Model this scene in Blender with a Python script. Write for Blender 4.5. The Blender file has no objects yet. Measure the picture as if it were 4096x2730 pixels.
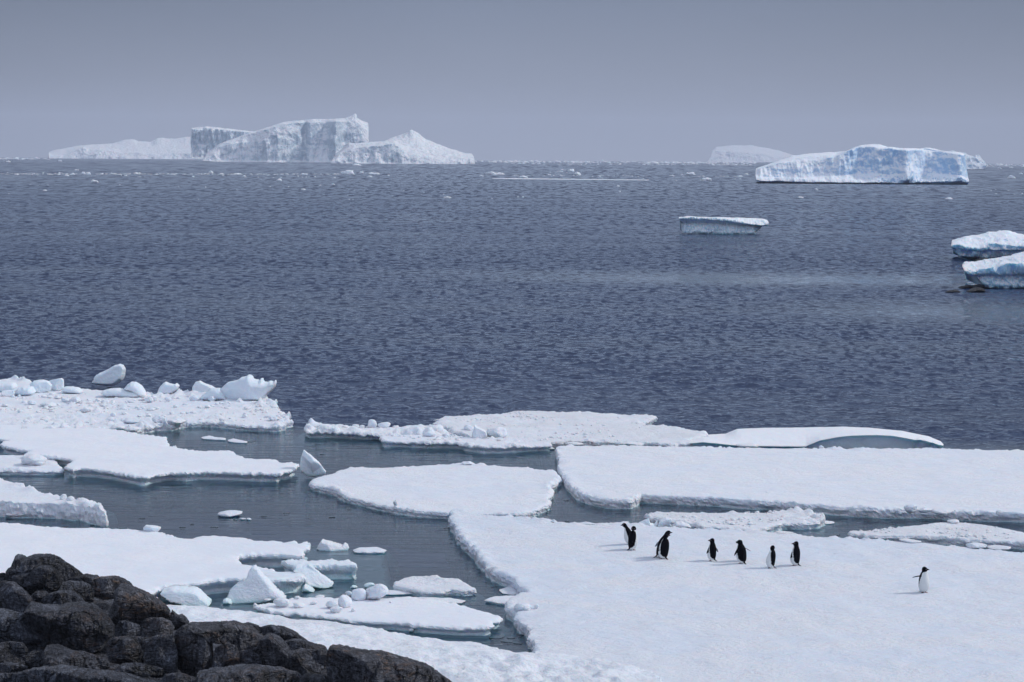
HAZE_D = 9.5e-5
SUN_E = 1.95
BACK_SKY = 1.8
# cloud radiance by sine of elevation
SKY_STOPS = [(0.0, (0.322, 0.358, 0.442)), (0.08, (0.176, 0.216, 0.308)), (0.16, (0.36, 0.40, 0.50)), (0.6, (0.39, 0.44, 0.56)), (1.0, (0.45, 0.51, 0.64))]
import bpy, math, random
import numpy as np
from mathutils import Vector, Matrix
from mathutils.geometry import delaunay_2d_cdt
from mathutils.bvhtree import BVHTree
from mathutils.kdtree import KDTree

scene = bpy.context.scene
COL = scene.collection
rad = math.radians

# ------------------------------------------------------------------ camera
F, CX, CY, H = 7964.0, 2048.0, 1365.0, 9.9
PITCH, ROLL = 0.0921, rad(0.357)
FWD = np.array([0, math.cos(PITCH), -math.sin(PITCH)])
UP0 = np.array([0, math.sin(PITCH), math.cos(PITCH)])
RT = np.array([math.cos(ROLL), 0, 0]) + UP0 * math.sin(ROLL)
UPV = UP0 * math.cos(ROLL) - np.array([math.sin(ROLL), 0, 0])
RE = 6371000.0

def ray(sx, sy):
    return FWD + RT * ((sx - CX) / F) - UPV * ((sy - CY) / F)

def G(sx, sy, z=0.0):
    """where the line of sight through a photo pixel meets height z above the curved sea"""
    d = ray(sx, sy)
    zz = z
    x = y = 0.0
    for _ in range(12):
        dz = min(d[2], -1e-4)
        t = (zz - H) / dz
        t = min(t, 12000.0)
        x, y = d[0] * t, d[1] * t
        zz = z - (x * x + y * y) / (2 * RE)
    return np.array([x, y, zz])

def D(sx, sy, Y):
    d = ray(sx, sy)
    t = Y / d[1]
    return np.array([d[0] * t, Y, H + d[2] * t])

def dip(x, y):
    return -(x * x + y * y) / (2 * RE)

CR = {'A': (0, 1400, 1200 / 2353), 'M': (1150, 1600, 1550 / 2353), 'R': (2200, 1600, 1896 / 2353),
      'B1': (0, 2050, 1000 / 2306), 'B2': (500, 2050, 1700 / 2353), 'B3': (2200, 2050, 1896 / 2353),
      'T1': (0, 400, 2048 / 2353), 'T2': (2048, 400, 2048 / 2353), 'S': (2600, 780, 1496 / 2353),
      'K': (850, 2200, 650 / 2353), 'E': (3700, 880, 396 / 1826), 'W': (2980, 560, 1116 / 2353),
      'U': (0, 550, 700 / 2353), 'V': (0, 0, 4096 / 2353), 'Z': (0, 0, 1.0)}

def px(c, pts):
    x0, y0, s = CR[c]
    return [(x0 + a * s, y0 + b * s) for a, b in pts]

# ------------------------------------------------------------------ noise
_rs = np.random.RandomState(7)
_perm = _rs.permutation(1024)
_perm = np.concatenate([_perm, _perm, _perm])
_g = _rs.normal(size=(1024, 3)); _g /= np.linalg.norm(_g, axis=1)[:, None]

def perlin(P):
    P = np.asarray(P, float)
    I = np.floor(P).astype(np.int64); f = P - I
    I &= 1023
    u = f * f * f * (f * (f * 6 - 15) + 10)
    out = np.zeros(len(P))
    for dx in (0, 1):
        wx = u[:, 0] if dx else 1 - u[:, 0]
        for dy in (0, 1):
            wy = u[:, 1] if dy else 1 - u[:, 1]
            for dz in (0, 1):
                wz = u[:, 2] if dz else 1 - u[:, 2]
                h = _perm[_perm[_perm[(I[:, 0] + dx) & 1023] + ((I[:, 1] + dy) & 1023)] + ((I[:, 2] + dz) & 1023)]
                g = _g[h]
                out += wx * wy * wz * (g[:, 0] * (f[:, 0] - dx) + g[:, 1] * (f[:, 1] - dy) + g[:, 2] * (f[:, 2] - dz))
    return out * 1.6

def fbm(P, oct=4, lac=2.03, gain=0.5):
    P = np.asarray(P, float)
    a, s, o = 1.0, 0.0, np.zeros(len(P))
    for i in range(oct):
        o += a * perlin(P + i * 17.3); s += a
        P = P * lac; a *= gain
    return o / s

def ridged(P, oct=3):
    P = np.asarray(P, float)
    a, s, o = 1.0, 0.0, np.zeros(len(P))
    for i in range(oct):
        o += a * (1 - 2 * np.abs(perlin(P + i * 9.1))); s += a
        P = P * 2.1; a *= 0.5
    return o / s

def c3(x, y, z=0.0):
    x = np.asarray(x, float)
    return np.stack([x, np.broadcast_to(y, x.shape), np.broadcast_to(z, x.shape)], 1)

def sstep(a, b, x):
    t = np.clip((x - a) / (b - a), 0, 1)
    return t * t * (3 - 2 * t)

# ------------------------------------------------------------------ objects
def link(name, V, Fq, mats, parent=None, smooth=True, fmat=None, loc=None):
    V = np.asarray(V, float)
    if loc is None:
        loc = np.zeros(3)
    me = bpy.data.meshes.new(name)
    me.from_pydata((V - loc).tolist(), [], [tuple(int(i) for i in f) for f in Fq])
    me.update()
    if not isinstance(mats, (list, tuple)):
        mats = [mats]
    for m in mats:
        me.materials.append(m)
    if fmat is not None:
        me.polygons.foreach_set('material_index', np.asarray(fmat, dtype=np.int32))
    if smooth:
        me.polygons.foreach_set('use_smooth', np.ones(len(me.polygons), dtype=bool))
    o = bpy.data.objects.new(name, me)
    COL.objects.link(o)
    if parent is not None:
        o.parent = parent
    o.location = loc
    return o

def link_grid(name, V, nr, nc, mats, smooth=True, wrap=False):
    """fast big grid: V is (nr*nc,3)"""
    me = bpy.data.meshes.new(name)
    r = np.arange(nr - 1)[:, None]; c = np.arange(nc if wrap else nc - 1)[None, :]
    c2 = (c + 1) % nc
    q = np.stack([r * nc + c, r * nc + c2, (r + 1) * nc + c2, (r + 1) * nc + c], -1).reshape(-1, 4)
    me.vertices.add(len(V)); me.vertices.foreach_set('co', np.asarray(V, np.float32).ravel())
    me.loops.add(q.size); me.loops.foreach_set('vertex_index', q.astype(np.int32).ravel())
    me.polygons.add(len(q)); me.polygons.foreach_set('loop_start', np.arange(0, q.size, 4, dtype=np.int32))
    me.polygons.foreach_set('use_smooth', np.full(len(q), smooth))
    me.update(calc_edges=True)
    me.materials.append(mats)
    o = bpy.data.objects.new(name, me); COL.objects.link(o)
    return o

def tag(o, label=None, cat=None, group=None, kind=None):
    if label: o['label'] = label
    if cat: o['category'] = cat
    if group: o['group'] = group
    if kind: o['kind'] = kind
    return o

# ------------------------------------------------------------------ materials
def new_mat(name):
    m = bpy.data.materials.new(name); m.use_nodes = True
    nt = m.node_tree; nt.nodes.clear()
    return m, nt, nt.nodes, nt.links

def N(ns, typ, **kw):
    n = ns.new(typ)
    for k, v in kw.items():
        if k in n.inputs.keys():
            n.inputs[k].default_value = v
        else:
            setattr(n, k, v)
    return n

def ramp(ns, stops, interp='LINEAR'):
    r = ns.new('ShaderNodeValToRGB'); r.color_ramp.interpolation = interp
    el = r.color_ramp.elements
    while len(el) < len(stops): el.new(0.5)
    for e, (p, c) in zip(el, stops):
        e.position = p; e.color = (c[0], c[1], c[2], 1)
    return r

def noise(ns, ls, vec, scale, detail=4, rough=0.55, dist=0.0, sc3=None):
    n = ns.new('ShaderNodeTexNoise')
    n.inputs['Scale'].default_value = scale; n.inputs['Detail'].default_value = detail
    n.inputs['Roughness'].default_value = rough; n.inputs['Distortion'].default_value = dist
    if sc3:
        mp = ns.new('ShaderNodeMapping'); mp.inputs['Scale'].default_value = sc3
        ls.new(vec, mp.inputs['Vector']); vec = mp.outputs['Vector']
    ls.new(vec, n.inputs['Vector'])
    return n.outputs['Fac']

def mix(ns, ls, fac, a, b, typ='MIX'):
    m = ns.new('ShaderNodeMix'); m.data_type = 'RGBA'; m.blend_type = typ
    for sock, v in ((m.inputs[0], fac), (m.inputs[6], a), (m.inputs[7], b)):
        if isinstance(v, (int, float)): sock.default_value = v
        elif isinstance(v, tuple): sock.default_value = (v[0], v[1], v[2], 1)
        else: ls.new(v, sock)
    return m.outputs[2]

def math_(ns, ls, op, a, b=None, clamp=False):
    m = ns.new('ShaderNodeMath'); m.operation = op; m.use_clamp = clamp
    for i, v in enumerate((a, b)):
        if v is None: continue
        if isinstance(v, (int, float)): m.inputs[i].default_value = v
        else: ls.new(v, m.inputs[i])
    return m.outputs[0]

def maprange(ns, ls, v, a, b, c=0.0, d=1.0):
    m = ns.new('ShaderNodeMapRange'); m.clamp = True
    ls.new(v, m.inputs[0])
    for i, x in enumerate((a, b, c, d)): m.inputs[1 + i].default_value = x
    return m.outputs[0]

def bump(ns, ls, h, strength, distance, normal=None):
    b = ns.new('ShaderNodeBump'); b.inputs['Strength'].default_value = strength; b.inputs['Distance'].default_value = distance
    ls.new(h, b.inputs['Height'])
    if normal is not None: ls.new(normal, b.inputs['Normal'])
    return b.outputs['Normal']

def finish(m, ns, ls, col, rough, nrm, spec=0.3, sss=0.0, srad=0.1):
    p = ns.new('ShaderNodeBsdfPrincipled')
    p.inputs['Subsurface Weight'].default_value = sss; p.inputs['Subsurface Radius'].default_value = (0.35, 0.8, 1.0); p.inputs['Subsurface Scale'].default_value = srad; o = ns.new('ShaderNodeOutputMaterial')
    if isinstance(col, tuple): p.inputs['Base Color'].default_value = (*col, 1)
    else: ls.new(col, p.inputs['Base Color'])
    if isinstance(rough, (int, float)): p.inputs['Roughness'].default_value = rough
    else: ls.new(rough, p.inputs['Roughness'])
    p.inputs['Specular IOR Level'].default_value = spec
    if nrm is not None: ls.new(nrm, p.inputs['Normal'])
    ls.new(p.outputs[0], o.inputs['Surface'])
    return m

def snow_mat(name, base=(0.83, 0.845, 0.88), glaze=(0.68, 0.735, 0.82), crumb=1.0, wet=0.04, wetcol=(0.50, 0.68, 0.74), glaze_amt=0.6, stretch=(1, 1.6, 1), sss=0.5):
    """wind packed snow on ice: smooth glazed patches between crumbly ones, blue-green wet ice at the waterline"""
    m, nt, ns, ls = new_mat(name)
    tc = ns.new('ShaderNodeNewGeometry'); pos = tc.outputs['Position']
    big = noise(ns, ls, pos, 0.55, 5, 0.6, 0.6, (0.6, 1.0, 1))
    pat = maprange(ns, ls, big, 0.42, 0.60)
    fine = noise(ns, ls, pos, 9, 5, 0.62, 0.3, stretch)
    med = noise(ns, ls, pos, 2.6, 4, 0.6, 0.5, (0.7, 1.3, 1))
    col = mix(ns, ls, math_(ns, ls, 'MULTIPLY', pat, glaze_amt), base, glaze)
    col = mix(ns, ls, maprange(ns, ls, fine, 0.40, 0.62, 0.30, 0.0), col, (0.68, 0.74, 0.85))
    # clear wet ice shows in the part of each floe that the water reaches
    sx = ns.new('ShaderNodeSeparateXYZ'); ls.new(pos, sx.inputs[0])
    zn = math_(ns, ls, 'ADD', sx.outputs[2], math_(ns, ls, 'MULTIPLY', math_(ns, ls, 'SUBTRACT', med, 0.5), 0.10))
    w = maprange(ns, ls, zn, min(wet * 0.15, wet), max(wet, wet * 0.15), 1.0, 0.0)
    col = mix(ns, ls, w, col, wetcol)
    col = mix(ns, ls, maprange(ns, ls, sx.outputs[2], -0.16, -0.02, 1.0 if wet > -1 else 0.0, 0.0), col, (0.06, 0.20, 0.26))
    crm = math_(ns, ls, 'MULTIPLY', fine, maprange(ns, ls, pat, 0.0, 1.0, 1.0, 0.35))
    vf = noise(ns, ls, pos, 34, 4, 0.6, 0.0, stretch)
    hgt = math_(ns, ls, 'ADD', math_(ns, ls, 'MULTIPLY', crm, 0.055 * crumb), math_(ns, ls, 'MULTIPLY', med, 0.075 * crumb))
    hgt = math_(ns, ls, 'ADD', hgt, math_(ns, ls, 'MULTIPLY', vf, 0.012 * crumb))
    nrm = bump(ns, ls, hgt, 0.9, 1.0)
    return finish(m, ns, ls, col, maprange(ns, ls, w, 0, 1, 0.7, 0.35), nrm, 0.25, sss, 0.12)

def berg_mat(name, scale, base=(0.82, 0.86, 0.92), blue=(0.42, 0.62, 0.80), amt=0.7, teal=0.0, scl_h=1.0, lo=0.36, hi=0.62, sw=0.35, sr=0.35):
    m, nt, ns, ls = new_mat(name)
    g = ns.new('ShaderNodeNewGeometry'); pos = g.outputs['Position']
    a = noise(ns, ls, pos, 0.10 / scale, 6, 0.6, 0.8, (1, 1, 0.45))
    b = noise(ns, ls, pos, 0.9 / scale, 5, 0.6, 0.4)
    # snow lies on everything flat enough; steep broken faces show blue glacier ice, and painted-in shade on WHITE_BERG
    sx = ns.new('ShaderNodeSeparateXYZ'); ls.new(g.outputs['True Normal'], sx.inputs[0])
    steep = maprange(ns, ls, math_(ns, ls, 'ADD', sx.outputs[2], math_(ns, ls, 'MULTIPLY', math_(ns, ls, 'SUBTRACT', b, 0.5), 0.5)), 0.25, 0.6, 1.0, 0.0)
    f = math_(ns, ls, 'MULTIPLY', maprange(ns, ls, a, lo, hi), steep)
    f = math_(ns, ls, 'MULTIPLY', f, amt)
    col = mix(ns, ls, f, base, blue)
    col = mix(ns, ls, math_(ns, ls, 'MULTIPLY', maprange(ns, ls, b, 0.55, 0.7), 0.12), col, (0.62, 0.74, 0.84))
    p = ns.new('ShaderNodeSeparateXYZ'); ls.new(pos, p.inputs[0])
    if teal > 0:
        w = maprange(ns, ls, math_(ns, ls, 'ADD', p.outputs[2], math_(ns, ls, 'MULTIPLY', math_(ns, ls, 'SUBTRACT', b, 0.5), teal)), 0, teal, 1.0, 0.0)
        col = mix(ns, ls, w, col, (0.16, 0.42, 0.48))
    nrm = bump(ns, ls, b, 0.7, 1.3 * scale * scl_h)
    return finish(m, ns, ls, col, 0.65, nrm, 0.2, sw, sr * scale)

def rock_mat(name, tint=(1, 1, 1), seed=0.0, rust=0.5):
    m, nt, ns, ls = new_mat(name)
    g = ns.new('ShaderNodeNewGeometry')
    off = ns.new('ShaderNodeVectorMath'); off.operation = 'ADD'; off.inputs[1].default_value = (seed, seed * 0.7, seed * 1.3)
    ls.new(g.outputs['Position'], off.inputs[0]); pos = off.outputs[0]
    big = noise(ns, ls, pos, 1.4, 6, 0.65, 0.8)
    fine = noise(ns, ls, pos, 26, 6, 0.7, 0.2)
    streak = noise(ns, ls, pos, 7, 6, 0.65, 1.2, (2.2, 1.4, 0.45))
    fol = noise(ns, ls, pos, 5, 5, 0.6, 2.0, (0.8, 0.8, 2.4))
    T = lambda c: tuple(a * b for a, b in zip(c, tint))
    r = ramp(ns, [(0.37, T((0.003, 0.003, 0.005))), (0.45, T((0.024, 0.026, 0.033))), (0.54, T((0.085, 0.088, 0.102))), (0.62, T((0.24, 0.25, 0.27))), (0.72, T((0.42, 0.43, 0.45)))])
    mixv = math_(ns, ls, 'ADD', math_(ns, ls, 'MULTIPLY', streak, 0.45), math_(ns, ls, 'MULTIPLY', fine, 0.30))
    mixv = math_(ns, ls, 'ADD', mixv, math_(ns, ls, 'MULTIPLY', noise(ns, ls, pos, 0.8, 3), 0.25))
    ls.new(mixv, r.inputs[0])
    rf = math_(ns, ls, 'MULTIPLY', maprange(ns, ls, big, 0.50, 0.62), maprange(ns, ls, fol, 0.46, 0.60))
    col = mix(ns, ls, math_(ns, ls, 'MULTIPLY', rf, rust), r.outputs[0], T((0.30, 0.17, 0.09)))
    pale = math_(ns, ls, 'MULTIPLY', maprange(ns, ls, noise(ns, ls, pos, 3.0, 7, 0.72, 0.6), 0.50, 0.66), maprange(ns, ls, fine, 0.40, 0.60))
    col = mix(ns, ls, math_(ns, ls, 'MULTIPLY', pale, 0.75), col, T((0.30, 0.31, 0.33)))
    vor = ns.new('ShaderNodeTexVoronoi'); vor.feature = 'DISTANCE_TO_EDGE'; vor.inputs['Scale'].default_value = 1.3
    wv = ns.new('ShaderNodeVectorMath'); wv.operation = 'MULTIPLY_ADD'
    nv = ns.new('ShaderNodeTexNoise'); nv.inputs['Scale'].default_value = 2.2; nv.inputs['Detail'].default_value = 4
    ls.new(pos, nv.inputs['Vector']); ls.new(nv.outputs['Color'], wv.inputs[0]); wv.inputs[1].default_value = (0.9, 0.9, 0.9); ls.new(pos, wv.inputs[2])
    ls.new(wv.outputs[0], vor.inputs['Vector'])
    crack = maprange(ns, ls, vor.outputs['Distance'], 0.0, 0.03)
    col = mix(ns, ls, crack, T((0.006, 0.006, 0.008)), col)
    h = math_(ns, ls, 'ADD', math_(ns, ls, 'MULTIPLY', fol, 0.30), math_(ns, ls, 'MULTIPLY', streak, 0.24))
    h = math_(ns, ls, 'ADD', h, math_(ns, ls, 'MULTIPLY', fine, 0.06))
    h = math_(ns, ls, 'ADD', h, math_(ns, ls, 'MULTIPLY', crack, 0.06))
    nrm = bump(ns, ls, h, 1.0, 1.0)
    return finish(m, ns, ls, col, maprange(ns, ls, fine, 0.3, 0.7, 0.35, 0.70), nrm, 0.6)

def plain_mat(name, col, rough=0.6, spec=0.3, bscale=60, bdist=0.002):
    m, nt, ns, ls = new_mat(name)
    tc = ns.new('ShaderNodeTexCoord')
    n = noise(ns, ls, tc.outputs['Object'], bscale, 3)
    c = mix(ns, ls, n, tuple(x * 0.85 for x in col), tuple(min(1, x * 1.15) for x in col))
    return finish(m, ns, ls, c, rough, bump(ns, ls, n, 0.6, bdist), spec)

SNOW = snow_mat('packed_snow')
SCRAP = snow_mat('thin_wet_snow', wet=0.02)
SNOW_SMOOTH = snow_mat('smooth_snow', crumb=0.45, glaze_amt=0.35)
SNOW_GLAZED = snow_mat('glazed_snow', base=(0.79, 0.81, 0.85), crumb=1.1, glaze_amt=0.65, glaze=(0.62, 0.69, 0.79))
SNOW_ROUGH = snow_mat('rough_snow', crumb=1.7, glaze_amt=0.2)
ICE = snow_mat('block_ice', base=(0.80, 0.85, 0.90), glaze=(0.70, 0.80, 0.86), crumb=0.8, wet=0.14, wetcol=(0.60, 0.80, 0.83))
BANK = snow_mat('shore_snow_surface', base=(0.86, 0.89, 0.94), crumb=1.7, wet=-5, glaze_amt=0.15)

# ------------------------------------------------------------------ plane geometry helpers
def resample(P, step, closed=True):
    P = np.asarray(P, float)
    Q = np.vstack([P, P[:1]]) if closed else P
    seg = np.linalg.norm(np.diff(Q, axis=0), axis=1)
    s = np.concatenate([[0], np.cumsum(seg)])
    n = max(8, int(s[-1] / step))
    t = np.linspace(0, s[-1], n, endpoint=not closed)
    return np.stack([np.interp(t, s, Q[:, k]) for k in range(Q.shape[1])], 1)

def seg_dist(P, B):
    """distance of points P to the finely sampled closed outline B, and whether they lie inside"""
    kd = KDTree(len(B))
    for i, p in enumerate(B.tolist()): kd.insert((p[0], p[1], 0.0), i)
    kd.balance()
    fnd = kd.find
    dist = np.array([fnd((p[0], p[1], 0.0))[2] for p in P.tolist()]) if len(P) else np.zeros(0)
    A0 = B; A1 = np.roll(B, -1, axis=0)
    y0, y1 = A0[:, 1], A1[:, 1]; dx = A1[:, 0] - A0[:, 0]; dy = y1 - y0
    order = np.argsort(P[:, 1], kind='stable'); Ps = P[order]
    cnt = np.zeros(len(P), np.int32)
    lo = np.searchsorted(Ps[:, 1], np.minimum(y0, y1), 'left'); hi = np.searchsorted(Ps[:, 1], np.maximum(y0, y1), 'left')
    for i in np.nonzero(hi > lo)[0]:
        q = Ps[lo[i]:hi[i]]
        xi = A0[i, 0] + (q[:, 1] - y0[i]) / dy[i] * dx[i]
        cnt[lo[i]:hi[i]] += q[:, 0] < xi
    ins = np.zeros(len(P), bool); ins[order] = cnt % 2 == 1
    return dist, ins

def area(B):
    x, y = B[:, 0], B[:, 1]
    return 0.5 * np.sum(x * np.roll(y, -1) - np.roll(x, -1) * y)

def normals2(B, smooth=3):
    t = np.roll(B, -1, 0) - np.roll(B, 1, 0)
    for _ in range(smooth):
        t = (np.roll(t, 1, 0) + t + np.roll(t, -1, 0)) / 3
    n = np.stack([t[:, 1], -t[:, 0]], 1)
    return n / (np.linalg.norm(n, axis=1)[:, None] + 1e-9)

def triangulate(B, inner):
    pts = [Vector(p) for p in B.tolist()] + [Vector(p) for p in inner.tolist()]
    n = len(B)
    edges = [(i, (i + 1) % n) for i in range(n)]
    r = delaunay_2d_cdt(pts, edges, [], 0, 1e-5)
    V2 = np.array([tuple(v) for v in r[0]]); T = np.array(r[2])
    _, ins = seg_dist(V2[T].mean(1), B)
    return V2, T[ins].tolist()

def ice_floe(name, outline, h, seed, label, cat, mat=None, jag=0.10, jscale=1.5, grid=0.16, step=0.055, relief=0.02,
             ridge=0.0, ridge_w=0.35, ridge_scale=1.6, foot=0.10, undercut=0.0, group=None, kind=None, slope=None, lip=0.025, skirt=0.5, rubble=0.0, crust=1.0):
    P = np.array([G(a, b, h)[:2] for a, b in outline])
    if area(P) < 0: P = P[::-1]
    dist0 = np.linalg.norm(P, axis=1).min()
    B = resample(P, step)
    q = c3(B[:, 0] * jscale, B[:, 1] * jscale, seed * 3.7)
    nB = normals2(B, 6)
    off = jag * fbm(q, 5, gain=0.62) * 1.4
    B = B + nB * off[:, None]
    if area(B) < 0: B = B[::-1]
    nB = normals2(B, 4)
    z0 = dip(*P.mean(0))
    def topz(X, Y, d):
        pp = c3(X, Y, seed * 1.9)
        z = h + z0 - lip * np.exp(-d / 0.05)
        z = z + relief * fbm(pp * 0.9, 4) * 1.5
        z = z + min(h, .3) * 0.13 * np.clip(fbm(pp * 6.0, 3, gain=.65), -.3, 1) * (0.35 + 2.4 * np.exp(-d / 0.14) * np.clip(fbm(pp * 0.7 + 3, 2) * 2.4 + 0.7, 0.1, 1.5)) * crust
        if rubble:
            z = z + rubble * np.clip(fbm(pp * 3.3, 4, gain=0.6) - 0.12, 0, 1) * 3 * np.clip(fbm(pp * 0.35 + 5, 2) * 3 + 0.5, 0, 1)
        if ridge:
            where = np.clip(fbm(pp * 0.45 + 11, 2) * 2.5 + 0.5, 0.0, 1)
            z = z + ridge * where * np.clip(fbm(pp * ridge_scale * 2 + 3, 4, gain=0.6) + 0.25, 0, 1) * 1.6 * np.exp(-(d / ridge_w) ** 2) * (1 - 0.5 * np.exp(-d / 0.04))
        if slope is not None:
            z = z + slope(X, Y, d)
        return z
    mn, mx = B.min(0), B.max(0)
    rs = np.random.RandomState(seed)
    # spacing grows gently with the size so far interiors stay light
    gx = np.arange(mn[0], mx[0], grid); gy = np.arange(mn[1], mx[1], grid * 1.25)
    X, Y = np.meshgrid(gx, gy); X = X + (np.arange(len(gy)) % 2)[:, None] * grid * 0.5
    I = np.stack([X.ravel(), Y.ravel()], 1) + rs.uniform(-0.2, 0.2, (X.size, 2)) * grid
    Bc = B
    d, ins = seg_dist(I, Bc)
    I = I[ins & (d > grid * 0.6)]
    # an extra band of points just inside the edge
    for o_ in (0.045, 0.12):
        J = B - nB * o_
        d2, in2 = seg_dist(J, B)
        J = J[in2 & (d2 > o_ * 0.8)]
        I = np.vstack([I, J[::1 if o_ < .1 else 2]])
    V2, T = triangulate(B, I)
    d, _ = seg_dist(V2, B)
    V = np.column_stack([V2, topz(V2[:, 0], V2[:, 1], d)])
    faces = [tuple(t) for t in T]
    # sides
    zl = topz(B[:, 0], B[:, 1], np.zeros(len(B)))
    nb = len(B)
    prof = [(0.02, 0.86), (0.03 - undercut * 0.2, 0.68), (0.02 - undercut * 0.6, 0.48), (-undercut, 0.26), (-undercut * 0.8, 0.06), (foot * 0.4, -0.12), (foot, -0.5), (foot * 1.3, -1.0), (foot * 0.3, -1.9)]
    base = len(V); V = [V, np.column_stack([B, zl])]
    pa = c3(B[:, 0], B[:, 1], seed)
    patch = np.clip(fbm(pa * 0.7 + 3, 2) * 2.4 + 0.75, 0.15, 1.6)
    for k, (o_, f) in enumerate(prof):
        zz = z0 + (zl - z0) * f if f >= 0 else np.full(nb, z0 + f * skirt)
        nn = fbm(np.column_stack([B * 2.6, np.full(nb, k * 0.6 + seed)]), 4, gain=0.6)
        n2 = fbm(np.column_stack([B * 9.0, np.full(nb, k * 1.7 + seed)]), 3, gain=0.6)
        oo = o_ + (0.08 * nn * (1.0 if f < 0.75 else 0.4) + (0.05 * n2 * patch if f > 0 else 0)) * min(1, h / 0.25) + (undercut * 1.2 * np.clip(fbm(pa * 0.5 + 7, 2), 0, 1) * -1 if 0 < f < 0.6 else 0)
        V.append(np.column_stack([B + nB * np.reshape(oo, (-1, 1)), zz + (0.03 * nn if 0.2 < f < 0.75 else 0) * min(1, h / .25)]))
    V = np.vstack(V)
    for k in range(len(prof)):
        a = base + k * nb; b = a + nb
        for i in range(nb):
            j = (i + 1) % nb
            faces.append((a + i, b + i, b + j, a + j))
    o = link(name, V, faces, mat or SNOW)
    sm = np.ones(len(faces), dtype=bool); sm[len(T):] = False
    o.data.polygons.foreach_set('use_smooth', sm)
    tag(o, label, cat, group, kind)
    return o

def inflate(name, outline, Y0, T, seed, mat, label=None, cat=None, power=0.35, chisel=0, chis_amp=0.5, rough=0.04, rscale=2.0, lean=0.0,
            step=None, jag=0.02, group=None, parent=None, back=1.0, oct=4, smooth=True, fine=0.010, crease=0.0):
    """a solid whose silhouette is the outline; it stands at distance Y0 and is T metres thick each way"""
    W = np.array([D(a, b, Y0)[[0, 2]] for a, b in outline])
    if area(W) < 0: W = W[::-1]
    size = np.ptp(W, axis=0).max()
    step = step or size / 60
    B = resample(W, step)
    B = B + normals2(B, 2) * (jag * size * fbm(c3(B[:, 0] * 5 / size, B[:, 1] * 5 / size, seed * 2.1), 4, gain=0.6))[:, None]
    mn, mx = B.min(0), B.max(0)
    rs = np.random.RandomState(seed)
    gx = np.arange(mn[0], mx[0], step); gy = np.arange(mn[1], mx[1], step)
    X, Y = np.meshgrid(gx, gy)
    I = np.stack([X.ravel(), Y.ravel()], 1) + rs.uniform(-0.25, 0.25, (X.size, 2)) * step
    d, ins = seg_dist(I, B)
    I = I[ins & (d > step * 0.45)]
    V2, Tr = triangulate(B, I)
    d, _ = seg_dist(V2, B)
    dm = d.max()
    f = np.sqrt(np.clip(1 - np.exp(-2.2 * d / (dm * power)), 0, 1)) * (1 - math.exp(-3.0)) ** -1 * (0.75 + 0.25 * np.sin(np.clip(d / dm, 0, 1) * math.pi / 2))
    f[d < 1e-4] = 0
    c = (mn + mx) / 2
    def side(sgn, s2):
        t = T * f * (1 if sgn < 0 else back)
        for k in range(chisel):
            a = np.array([rs.uniform(-1, 1), rs.uniform(-1, 1)]) * chis_amp * T / size * 2.2
            pl = T * rs.uniform(0.55, 1.0) + (V2 - c) @ a
            t = np.minimum(t, np.maximum(pl, 0.15 * T * f))
        return Y0 + sgn * t
    yf, yb = side(-1, 1), side(1, 2)
    n = len(V2)
    lz = lean * (V2[:, 1] - mn[1])
    Vf = np.column_stack([V2[:, 0], yf + lz, V2[:, 1]]); Vb = np.column_stack([V2[:, 0], yb + lz, V2[:, 1]])
    edge = d < 1e-4
    idx = np.arange(n) + n
    idx[edge] = np.arange(n)[edge]
    V = np.vstack([Vf, Vb])
    s = rscale / size
    amp = rough * size
    dv = np.column_stack([fbm(V * s + 3.1 + seed, oct), fbm(V * s + 31 + seed, oct), fbm(V * s + 77 + seed, oct)])
    wgt = np.concatenate([f, f])[:, None] * 0.8 + 0.2
    V0 = V
    V = V + dv * amp * wgt
    if fine:
        V = V + fine * size * np.column_stack([fbm(V0 * s * 5 + 13 + k, 4, gain=.6) for k in (0, 20, 40)]) * (wgt * 0.7 + 0.3)
    if crease:
        q = V0 * np.array([2.6, 1.2, 0.9]) / size * 2.0 + seed * 3.3
        q = q + 0.35 * np.column_stack([fbm(V0 * s + k, 3) for k in (5, 6, 7)])
        g_ = np.maximum(np.exp(-(perlin(q) / 0.045) ** 2), 0.7 * np.exp(-(perlin(q * 1.9 + 8) / 0.05) ** 2))
        V[:, 1] += np.concatenate([np.ones(n), -np.ones(n)]) * g_ * crease * size * wgt[:, 0]
        V[:, 2] -= g_ * crease * size * 0.35 * wgt[:, 0]
    faces = [tuple(t) for t in Tr] + [tuple(int(idx[i]) for i in reversed(t)) for t in Tr]
    o = link(name, V, faces, mat, parent, smooth=smooth)
    if label: tag(o, label, cat, group)
    return o

_ico = {}
def ico(sub):
    if sub in _ico: return _ico[sub]
    import bmesh
    bm = bmesh.new(); bmesh.ops.create_icosphere(bm, subdivisions=sub, radius=1.0)
    V = np.array([v.co[:] for v in bm.verts]); Fc = [tuple(v.index for v in f.verts) for f in bm.faces]
    bm.free(); _ico[sub] = (V, Fc); return _ico[sub]

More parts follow.
